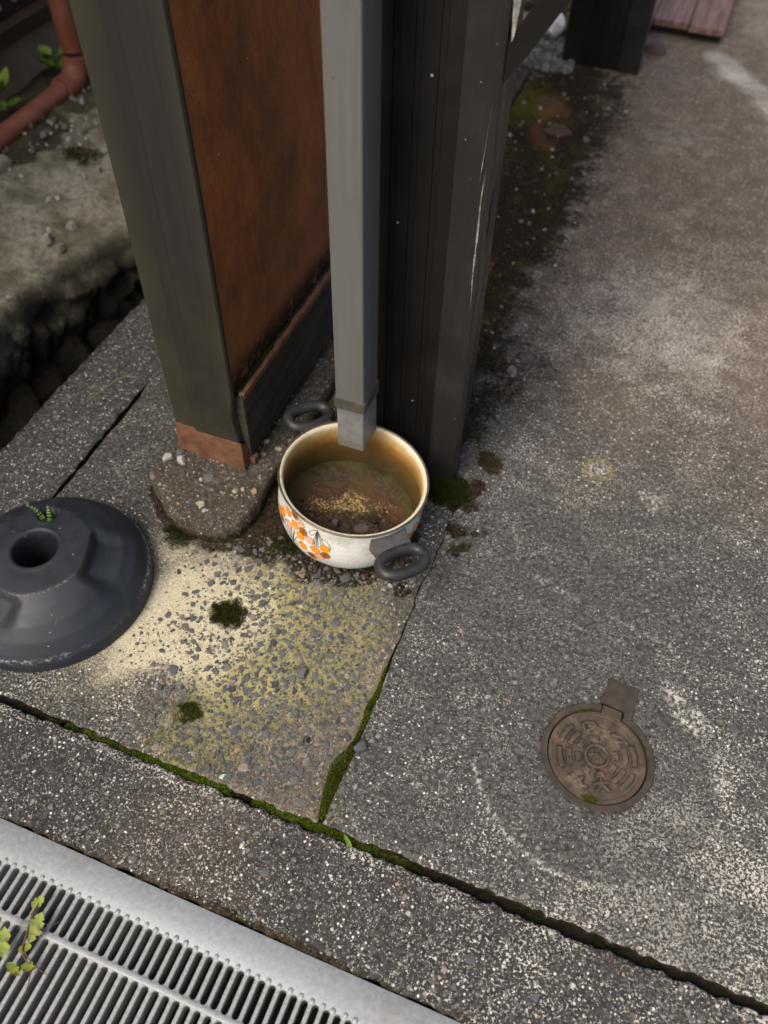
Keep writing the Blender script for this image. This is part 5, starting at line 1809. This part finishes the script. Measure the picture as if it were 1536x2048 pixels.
# rubble below the pot
n = 900
th_ = RNG.uniform(0, 2 * np.pi, n)
ra_ = RNG.uniform(0.055, 0.113, n)
P_ = np.stack([PB.x + ra_ * np.cos(th_), PB.y + ra_ * np.sin(th_)], 1)
o = grit('rubble', None, P_, np.exp(RNG.normal(math.log(0.0026), 0.45, n)), gcols(n, [(0.05, 0.022, 0.014), (0.03, 0.02, 0.014), (0.08, 0.07, 0.06), (0.02, 0.018, 0.014)], [4, 4, 1.5, 3]), z_slab, 0.9)
tag(o, 'dark reddish crumbs and small stones under the pot', 'rubble')

# ------------------------------------------------------------------ resin base
BX, BY, BR = -0.6700, 0.4500, 0.1425
base = empty('parasol_base', (BX, BY, 0), 'round black resin parasol base with a fern in its small hole', 'parasol base')
NR, NA = 170, 300
prof_r = smooth_prof([(0.0, 0.0)] + [], 1) if False else None
pr_pts = [(0.0285, 0.012), (0.0287, 0.060), (0.0292, 0.080), (0.0305, 0.0865), (0.0335, 0.0890), (0.040, 0.0878), (0.052, 0.0868), (0.0700, 0.0850), (0.0735, 0.0842), (0.078, 0.0815), (0.092, 0.0745), (0.110, 0.0620), (0.126, 0.0460), (0.1365, 0.0310), (0.1400, 0.0245), (0.1420, 0.0205), (0.1430, 0.010), (0.1425, 0.0)]
dists = np.cumsum([0] + [math.hypot(a[0] - b[0], a[1] - b[1]) for a, b in zip(pr_pts[:-1], pr_pts[1:])])
tt = np.linspace(0, dists[-1], NR)
pr_ = np.interp(tt, dists, [p[0] for p in pr_pts])
pz_ = np.interp(tt, dists, [p[1] for p in pr_pts])
ker = np.ones(3) / 3
pr_[1:-1] = np.convolve(pr_, ker, 'same')[1:-1]
pz_[1:-1] = np.convolve(pz_, ker, 'same')[1:-1]
aa_ = np.linspace(0, 2 * np.pi, NA, endpoint=False)
RR = np.repeat(pr_[:, None], NA, 1)
AA = np.repeat(aa_[None], NR, 0)
ZZ = np.repeat(pz_[:, None], NA, 1)
# three scooped grip hollows
for c0 in (R(20), R(140), R(260)):
    da = (AA - c0 + np.pi) % (2 * np.pi) - np.pi
    s_ = (RR - 0.0765) / (0.136 - 0.0765)
    hwid = 0.62 - 0.12 * np.clip(s_, 0, 1)
    side = sstep(0.0, 0.30, hwid - np.abs(da))
    depth = 0.0155 * sstep(-0.02, 0.10, s_ + 0.10 * np.cos(da * 3)) * (1 - sstep(0.15, 1.0, s_)) * np.cos(np.clip(da, -0.7, 0.7) * 1.3)
    ZZ = ZZ - depth * side * (pz_[:, None] > 0.0245) * (RR > 0.05)
# small fern hole near the rim of the top disc
hx, hy = -0.691 - BX, 0.5085 - BY
XX, YY = RR * np.cos(AA), RR * np.sin(AA)
hd = np.hypot(XX - hx, YY - hy)
hole = (1 - sstep(0.0138, 0.0150, hd)) * (pz_[:, None] > 0.05) * (RR > 0.034)
ZZ = ZZ - 0.055 * hole
scf = np.exp(-((RR - 0.1402) / 0.0014) ** 2) * 0.9 + np.exp(-((RR - 0.0735) / 0.0014) ** 2) * 0.3
V = np.stack([XX, YY, ZZ], -1).reshape(-1, 3)
idx = np.arange(NR * NA).reshape(NR, NA)
F_ = np.stack([idx[:-1], idx[1:], np.roll(idx, -1, 1)[1:], np.roll(idx, -1, 1)[:-1]], -1).reshape(-1, 4)
mk('shell', V, F_, M['resin'], base, True, {'scuff': np.clip(scf * sstep(0.36, 0.58, fbm(XX * 26, YY * 26, 800)), 0, 1).ravel()})
v_, f_ = lathe([(0.0, 0.0105), (0.0285, 0.0105)], 40)
o = mk('socket_floor', v_, f_, M['resin'], base)
o.data.attributes.new('scuff', 'FLOAT', 'POINT')
v_, f_ = lathe([(0.0205, 0.0110), (0.0205, 0.0240), (0.0215, 0.0246), (0.0226, 0.0240), (0.0226, 0.0110)], 40)
o = mk('socket_ring', v_, f_, M['resin'], base, True)
at_ = o.data.attributes.new('scuff', 'FLOAT', 'POINT')
at_.data.foreach_set('value', [0.8] * len(o.data.vertices))


# fern growing out of the small hole
fern = empty('fern', (BX + hx + 0.002, BY + hy - 0.004, 0.036), 'tiny green fern growing out of the small hole in the black base', 'fern')


def frond(parent, path, n, l0, name='frond'):
    path = [Vector(p) for p in path]
    P__ = [np.array(p) for p in path]
    pts = smooth_prof(P__, 8)
    V_, F__ = tube_data(pts, 0.0003, 4)
    V_ = [tuple(v) for v in V_]
    cum = np.cumsum([0] + [np.linalg.norm(np.array(a) - np.array(b)) for a, b in zip(pts[:-1], pts[1:])])
    for i in range(n):
        t = cum[-1] * (0.12 + 0.88 * i / n)
        k = min(int(np.searchsorted(cum, t)), len(pts) - 1)
        p = Vector(pts[k])
        d = (Vector(pts[min(k + 1, len(pts) - 1)]) - Vector(pts[max(k - 1, 0)])).normalized()
        sd = d.cross(Vector((0, 0, 1)))
        sd.normalize()
        nrm = sd.cross(d)
        L = l0 * (1 - 0.72 * (i / n) ** 1.3)
        for s_ in (-1, 1):
            ax = (sd * s_ + d * 0.25 + nrm * random.uniform(-0.1, 0.25)).normalized()
            wv = d * L * 0.42
            o_ = len(V_)
            ring = []
            for (a, b) in ((0.0, 0.25), (0.35, 0.95), (0.75, 0.9), (1.0, 0.35), (1.0, -0.35), (0.75, -0.9), (0.35, -0.95), (0.0, -0.25)):
                ring.append(tuple(p + ax * L * a + wv * b + nrm * 0.0004 * (1 - abs(b))))
            V_ += ring
            F__.append(tuple(range(o_, o_ + 8)))
    return mk(name, V_, F__, M['leaf'], parent)


frond(fern, [(-0.001, -0.006, 0.0), (-0.004, -0.006, 0.045), (-0.012, -0.004, 0.062), (-0.026, -0.0045, 0.068)], 15, 0.0060)
frond(fern, [(0.001, -0.005, 0.0), (0.003, -0.003, 0.035), (0.0005, 0.004, 0.055), (-0.003, 0.010, 0.062)], 13, 0.0058)
frond(fern, [(0.004, -0.005, 0.0), (0.0075, -0.004, 0.04), (0.0105, -0.004, 0.054), (0.0125, -0.007, 0.056)], 8, 0.0048)

# ------------------------------------------------------------------ wilted sprig on the grating
def leaf_mesh(name, L, Wd, lobes, mat, parent, loc, rot, curl=0.25, seed=0):
    rg = np.random.default_rng(seed)
    n_ = 26
    top, bot = [], []
    V_, F__ = [], []
    for i in range(n_ + 1):
        t = i / n_
        w_ = Wd * math.sin(math.pi * min(1, t * 0.97 + 0.015)) ** 0.75 * (0.45 + 0.55 * abs(math.sin(t * math.pi * lobes)) ** 0.7) * rg.uniform(0.75, 1.15)
        x = t * L
        z = curl * L * (t * t * 0.6)
        V_ += [(x, -w_, z + curl * w_ * 0.9 + rg.uniform(-0.0005, 0.0005)), (x, -w_ * 0.5, z + curl * w_ * 0.1 + rg.uniform(-0.0003, 0.0003)), (x, 0, z), (x, w_ * 0.5, z + curl * w_ * 0.2 + rg.uniform(-0.0003, 0.0003)), (x, w_, z + curl * w_ * 0.7 + rg.uniform(-0.0005, 0.0005))]
    for i in range(n_):
        for k in range(4):
            F__.append((i * 5 + k, (i + 1) * 5 + k, (i + 1) * 5 + k + 1, i * 5 + k + 1))
    o = mk(name, V_, F__, mat, parent, True)
    o.location = loc
    o.rotation_euler = rot
    return o


def img(u_, v__):
    """metres on the ground for a spot given along the picture's right/down directions from the sprig's centre"""
    return Vector((-0.4130 + 0.00051 * u_ + 0.00012 * v__, 0.0480 + 0.0002 * u_ - 0.00049 * v__, 0))


sprig = empty('wilted_sprig', (-0.427, 0.048, 0.002), 'wilted yellow green weed sprig lying on the drain grating', 'weed')


def stem(pts, r, nm='stem'):
    P__ = [np.array((*(img(a, b) - Vector((-0.427, 0.048, 0))).to_2d(), h)) for a, b, h in pts]
    q = smooth_prof(P__, 6)
    v_, f_ = tube_data(q, [r * (1 - 0.6 * i / len(q)) for i in range(len(q))], 6)
    return mk(nm, v_, f_, M['stem'], sprig, True)


stem([(-10, -75, 0.006), (-14, -50, 0.008), (-10, -10, 0.009), (-8, 20, 0.008), (10, 45, 0.006), (22, 65, 0.004), (24, 100, 0.002)], 0.0014)
stem([(-12, -60, 0.007), (-26, -40, 0.008), (-36, -20, 0.004)], 0.0006)
stem([(-14, -50, 0.008), (2, -25, 0.008), (18, -20, 0.006)], 0.0008)
stem([(-8, 20, 0.008), (15, 40, 0.006), (40, 58, 0.004), (56, 66, 0.002)], 0.0008)
stem([(0, -38, 0.008), (30, -30, 0.006), (45, -40, 0.004)], 0.0006)
for (a, b, L, Wd, rz, lob, sd) in [(-22, -66, 0.019, 0.0085, 62, 3, 1), (-2, 5, 0.036, 0.0125, 95, 4, 2), (-42, 35, 0.036, 0.0105, 118, 2, 3), (-30, 44, 0.026, 0.0080, -15, 4, 4), (-18, 20, 0.018, 0.007, 35, 3, 5), (-2, 50, 0.024, 0.007, 10, 4, 6)]:
    p = img(a, b) - Vector((-0.427, 0.048, 0))
    leaf_mesh('leaf', L * 0.85, Wd * 0.8, lob, M['wilted'], sprig, (p.x, p.y, 0.006), (random.uniform(-0.3, 0.3), random.uniform(-0.2, 0.1), R(rz)), 0.25, sd)

# grass blade in the joint
gb = leaf_mesh('grass_blade', 0.024, 0.0034, 1, M['leaf'], None, (-0.1235, 0.2645, -0.003), (0.5, -0.25, R(146)), 0.1, 9)
tag(gb, 'single bright green grass blade in the long joint', 'grass blade')

# twigs
def twig(paths, label, mat='straw'):
    V_, F__ = [], []
    for pts, r in paths:
        v_, f_ = tube_data(smooth_prof([np.array(p) for p in pts], 5), r, 5)
        o_ = len(V_)
        V_ += v_
        F__ += [tuple(i + o_ for i in f) for f in f_]
    return tag(mk('twig', V_, F__, M[mat]), label, 'twig')


twig([([(-0.838, 0.79, 0.004), (-0.828, 0.825, 0.004), (-0.822, 0.858, 0.004)], 0.0011), ([(-0.823, 0.85, 0.004), (-0.812, 0.866, 0.004), (-0.795, 0.872, 0.003)], 0.0008), ([(-0.822, 0.856, 0.004), (-0.835, 0.875, 0.004), (-0.845, 0.90, 0.003)], 0.0005)], 'thin forked dry twig lying on the strip beside the gully')
twig([([(-0.468, 0.347, 0.002), (-0.461, 0.352, 0.0025), (-0.456, 0.358, 0.002)], 0.0005)], 'tiny brown pine needle on the concrete left of the moss tuft')

# ------------------------------------------------------------------ left background: gully, stone bank, terrace, wall, pipe
tag(bm_obj('gully_bed', box_bm(-1.25, -0.90, -2, 4, -0.62, -0.50), M['soil']), kind='structure')


def edge_x(y):
    return -1.170 + (fbm(y * 3.1, y * 0 + 2, 820, 3) - 0.5) * 0.10 + 0.17 * np.exp(-((y - 1.42) / 0.16) ** 2) * 0.6


ny_, nx_ = 320, 80
ysT = np.linspace(0.2, 3.6, ny_)
V = []
earth, face = [], []
for y in ysT:
    ex_ = float(edge_x(np.array(y)))
    for k in range(nx_):
        t = k / (nx_ - 1)
        if t < 0.72:                      # top
            q = t / 0.72
            x = -1.655 + (ex_ + 1.655) * q
            z = 0.015 - 0.055 * q ** 1.6
        else:                             # rounded lip and face
            q = (t - 0.72) / 0.28
            x = ex_ + 0.035 * math.sin(min(1, q * 1.6) * math.pi) - 0.07 * q
            z = -0.04 - 0.60 * (1 - math.cos(q * math.pi / 2))
        nz = float(fbm(np.array(x * 14), np.array(y * 14 + z * 9), 821, 5)) - 0.5
        cr_ = abs(float(fbm(np.array(y * 9 + z * 7), np.array(z * 12 - y * 4), 823, 4)) - 0.5)
        V.append((x + nz * 0.035 * (t > 0.6) + (0.09 * (0.14 - cr_) * 2.2 if t > 0.80 else 0), y, z + nz * 0.030))
        earth.append(float(1 - sstep(-1.50, -1.38, np.array(x + nz * 0.16))))
        face.append(float(sstep(0.70, 0.82, np.array(t))))
idx = np.arange(ny_ * nx_).reshape(ny_, nx_)
F_ = np.stack([idx[:-1, :-1], idx[:-1, 1:], idx[1:, 1:], idx[1:, :-1]], -1).reshape(-1, 4)
tag(mk('terrain', np.array(V), F_, M['terrace'], None, True, {'earth': earth, 'face': face}), kind='structure')


def boulder_mesh(seed):
    bm = bmesh.new()
    bmesh.ops.create_icosphere(bm, subdivisions=3, radius=1)
    rg = np.random.default_rng(seed)
    cuts = [(Vector(rg.normal(size=3)).normalized(), rg.uniform(0.55, 0.85)) for _ in range(9)]
    for v in bm.verts:
        for n_, d in cuts:
            k = v.co.dot(n_) - d
            if k > 0:
                v.co -= n_ * k * 0.9
        v.co *= 1 + 0.42 * (float(fbm(np.array(v.co.x * 2.5 + seed), np.array(v.co.y * 2.5 + v.co.z * 1.7), seed)) - 0.5)
    me_ = bpy.data.meshes.new('stone')
    bm.to_mesh(me_)
    bm.free()
    me_.polygons.foreach_set('use_smooth', [True] * len(me_.polygons))
    me_.set_sharp_from_angle(angle=R(30))
    me_.materials.append(M['boulder'])
    return me_


BM_ = [boulder_mesh(830 + i) for i in range(7)]
bank = empty('stone_bank', (-1.2, 1.2, -0.5), 'rough boulder retaining wall on the far side of the dark gully', 'stone wall')
for row, (z, sz) in enumerate(((-0.19, 0.085), (-0.32, 0.11), (-0.46, 0.10))):
    y = 0.55 + row * 0.045
    while y < 2.2:
        s_ = sz * random.uniform(0.55, 1.3)
        ex_ = float(edge_x(np.array(y)))
        o = bpy.data.objects.new('stone', random.choice(BM_))
        C.objects.link(o)
        o.parent = bank
        o.location = Vector((ex_ - 0.035 + 0.004 * row + random.uniform(-0.03, 0.02), y + s_, z + random.uniform(-0.025, 0.025))) - bank.location
        o.rotation_euler = (random.uniform(0, 6), random.uniform(0, 6), random.uniform(0, 6))
        o.scale = (s_ * random.uniform(0.6, 0.85), s_ * random.uniform(0.85, 1.25), s_ * random.uniform(0.7, 1.0))
        y += 2 * s_ * random.uniform(0.62, 0.85)
# gravel on the terrace
n = 620
P_ = np.stack([RNG.uniform(-1.56, -1.17, n), RNG.uniform(1.0, 2.3, n)], 1)
P_ = P_[RNG.uniform(0, 1, n) < 0.25 + 0.75 * (1 - sstep(-1.45, -1.25, P_[:, 0]))]


def terr_z(x, y):
    q = np.clip((x + 1.655) / (edge_x(y) + 1.655), 0, 1)
    return 0.015 - 0.055 * q ** 1.6 + 0.004


o = grit('gravel', None, P_, np.exp(RNG.normal(math.log(0.0050), 0.5, len(P_))), gcols(len(P_), [(0.55, 0.54, 0.5), (0.4, 0.38, 0.32), (0.2, 0.19, 0.16), (0.62, 0.6, 0.56)], [1, 3, 5, 0.5]), terr_z, 0.9)
tag(o, 'scattered white and grey gravel on the earth terrace', 'gravel')
rk = bpy.data.objects.new('rock', BM_[2].copy())
rk.data.materials.clear()
rk.data.materials.append(M['buff'])
C.objects.link(rk)
rk.location = (-1.462, 1.362, 0.005)
rk.scale = (0.035, 0.04, 0.03)
tag(rk, 'pale buff rock on the terrace under the terracotta pipe end', 'rock')
# house wall
house = empty('house_wall', (-1.70, 1.9, 0), 'grimy rendered house wall with dark timber and pebble dash above', 'house wall')
wm_ = box_bm(-1.90, -1.655, -1.0, 4.2, -0.2, 0.125)
at(bm_obj('wall', wm_, M['render'], None), house)
at(bm_obj('sill_board', box_bm(-1.90, -1.625, -1.0, 4.2, 0.127, 0.165, 0.003), M['timber'], None), house)
at(bm_obj('upper_wall', box_bm(-1.90, -1.665, -1.0, 4.2, 0.167, 2.6), M['timber'], None), house)
n = 1700
yy_ = RNG.uniform(1.3, 2.3, n)
zz_ = RNG.uniform(0.19, 0.55, n)
sz_ = np.exp(RNG.normal(math.log(0.0085), 0.3, n))
# pebble dash: small lumps standing on the upper wall
V_, F__ = [], []
ico = bmesh.new()
bmesh.ops.create_icosphere(ico, subdivisions=1, radius=1)
iv = np.array([v.co for v in ico.verts])
ifc = np.array([[v.index for v in f.verts] for f in ico.faces])
ico.free()
V = (np.stack([np.full(n, -1.664), yy_, zz_], 1)[:, None, :] + iv[None] * sz_[:, None, None] * RNG.uniform(0.7, 1.2, (n, 1, 3))).reshape(-1, 3)
F_ = (ifc[None] + (np.arange(n) * len(iv))[:, None, None]).reshape(-1, 3)
colp = np.repeat(np.concatenate([gcols(n, [(0.24, 0.25, 0.28), (0.40, 0.41, 0.43), (0.05, 0.05, 0.055)], [3, 2, 3]), np.ones((n, 1))], 1), len(iv), 0)
o = at(mk('pebble_dash', V, F_, M['grit'], None, True, None, colp), house)
o['kind'] = 'stuff'
# terracotta drain pipe
tp = empty('terracotta_pipe', (-1.495, 1.765, 0.03), 'terracotta coloured drain pipe with an elbow against the house wall', 'drain pipe')
PXc = -1.535
v_, f_ = tube_data([(PXc, 1.80, 0.062 + 0.03), (PXc, 1.80, 1.2), (PXc, 1.80, 2.4)], 0.028, 24)
at(mk('riser', v_, f_, M['terra'], None, True), tp)
el_p = [(PXc + 0.004, 1.795 - 0.0, 0.078), (PXc + 0.004, 1.790, 0.055), (PXc + 0.004, 1.775, 0.036), (PXc + 0.004, 1.752, 0.026), (PXc + 0.004, 1.715, 0.024)]
v_, f_ = tube_data(smooth_prof([np.array(p) for p in el_p], 5), 0.031, 24)
at(mk('elbow', v_, f_, M['terra'], None, True), tp)
v_, f_ = tube_data([(PXc + 0.004, 1.716, 0.022), (PXc + 0.010, 1.40, 0.017), (PXc + 0.016, 0.9, 0.012)], 0.024, 24)
at(mk('ground_run', v_, f_, M['terra'], None, True), tp)
v_, f_ = tube_data([(PXc + 0.0075, 1.470, 0.018), (PXc + 0.011, 1.38, 0.017), (PXc + 0.014, 1.25, 0.016)], 0.0275, 24)
at(mk('collar', v_, f_, M['terra'], None, True), tp)
for o in tp.children:
    o.data.set_sharp_from_angle(angle=R(40))


def weed(loc, n_, L, label, seed):
    random.seed(seed)
    o = empty('weed', loc, label, 'weed')
    for i in range(n_):
        a = random.uniform(0, 6.28)
        h_ = random.uniform(0.01, 0.06)
        leaf_mesh('leaf', L * random.uniform(0.6, 1.1), L * 0.32, 1, M['leaf'], o, (random.uniform(-0.015, 0.015), random.uniform(-0.02, 0.02), h_), (random.uniform(-0.4, 0.4), -random.uniform(0.0, 0.7), a), 0.2, seed * 10 + i)
    return o


weed((-1.600, 1.795, 0.02), 14, 0.050, 'small green weed between the terracotta riser and the house wall', 5)
weed((-1.585, 1.545, 0.02), 14, 0.055, 'low green weed behind the terracotta ground pipe', 6)
for i, (x, y) in enumerate(((-1.33, 1.50), (-1.36, 1.72))):
    random.seed(40 + i)
    p = moss_patch(x, y, 0.035, 2500, terr_z, 0.5, ('green moss patch among the gravel near the terrace lip', 'green moss patch on the terrace close to the terracotta pipe')[i], 0.008, 30, 0.6, 0.008, 30 + i, top_c=(0.09, 0.12, 0.02))

# ------------------------------------------------------------------ right background: planks, rocks
random.seed(90)
deck = empty('plank_step', (-0.1, 2.95, 0), 'low reddish brown plank step beyond the far post', 'step')
for i in range(3):
    x0 = -0.300 + i * 0.103
    bm = box_bm(x0, x0 + 0.100, 2.740 + 0.006 * math.sin(i * 2.1), 3.7, 0.024, 0.044, 0.003)
    at(bm_obj('plank', bm, M['plank'], None), deck)
at(bm_obj('bearer', box_bm(-0.29, 0.0, 2.77, 2.82, 0.0, 0.0235), M['timber'], None), deck)
wr = bpy.data.objects.new('rock', BM_[4].copy())
wr.data.materials.clear()
wr.data.materials.append(M['white'])
C.objects.link(wr)
wr.location = (-0.468, 2.615, 0.03)
wr.scale = (0.040, 0.07, 0.05)
wr.rotation_euler = (0.3, 0.2, 0.5)
tag(wr, 'bright white rock left of the far bronze post', 'rock')
for i, (x, y, s_, lab) in enumerate([(-0.405, 2.70, 0.055, 'brown rock close behind the far bronze post'), (-0.57, 2.80, 0.05, 'grey rock behind the white one near the far post')]):
    o = bpy.data.objects.new('rock', BM_[i])
    C.objects.link(o)
    o.location = (x, y, 0.02)
    o.scale = (s_, s_ * 1.2, s_ * 0.8)
    tag(o, lab, 'rock')
o = bpy.data.objects.new('rock', PEBB[2])
C.objects.link(o)
o.location = (-0.165, 2.62, 0.005)
o.scale = (0.035, 0.05, 0.03)
tag(o, 'brown stone between the far post and the plank step', 'rock')
n = 700
P_ = np.stack([RNG.uniform(-0.58, -0.36, n), RNG.uniform(2.38, 2.60, n)], 1)
o = grit('gravel', None, P_, np.exp(RNG.normal(math.log(0.007), 0.35, n)), gcols(n, [(0.2, 0.205, 0.2), (0.13, 0.13, 0.125), (0.32, 0.32, 0.31)], [3, 3, 1]), lambda x, y: 0.0 * x + 0.001, 0.8)
tag(o, 'grey gravel at the left foot of the far bronze post', 'gravel')
n = 320
P_ = np.stack([RNG.uniform(-0.52, -0.17, n), RNG.uniform(1.1, 2.5, n)], 1)
o = grit('litter', None, P_, np.exp(RNG.normal(math.log(0.0030), 0.5, n)), gcols(n, [(0.4, 0.39, 0.36), (0.2, 0.17, 0.13), (0.09, 0.05, 0.03)], [2, 2, 3]), lambda x, y: 0.0 * x + 0.0005, 0.6)
tag(o, 'small pale stones scattered over the dark mossy ground behind the posts', 'stones')
g = MG('rust_stone')
f = g.noise(60, 5, 0.7)
M['ruststone'] = g.done(g.mix(g.step(f, 0.3, 0.7), (0.035, 0.022, 0.012), (0.105, 0.056, 0.028)), 0.9)
RUSTP = [pebble_mesh('flat_stone', 760 + i, 9, 0.5, M['ruststone']) for i in range(2)]
random.seed(77)
for i, (x, y, r, lab) in enumerate([(-0.314, 2.062, 0.035, 'flat rust brown stone nearer of the two on the dark mossy ground'), (-0.364, 2.19, 0.032, 'flat rust brown stone further of the two on the dark mossy ground')]):
    o = put_stone(RUSTP[i], None, x, y, 0.001, r * 1.25, 0.10, 0.04, 'flat_stone')
    tag(o, lab, 'stone')
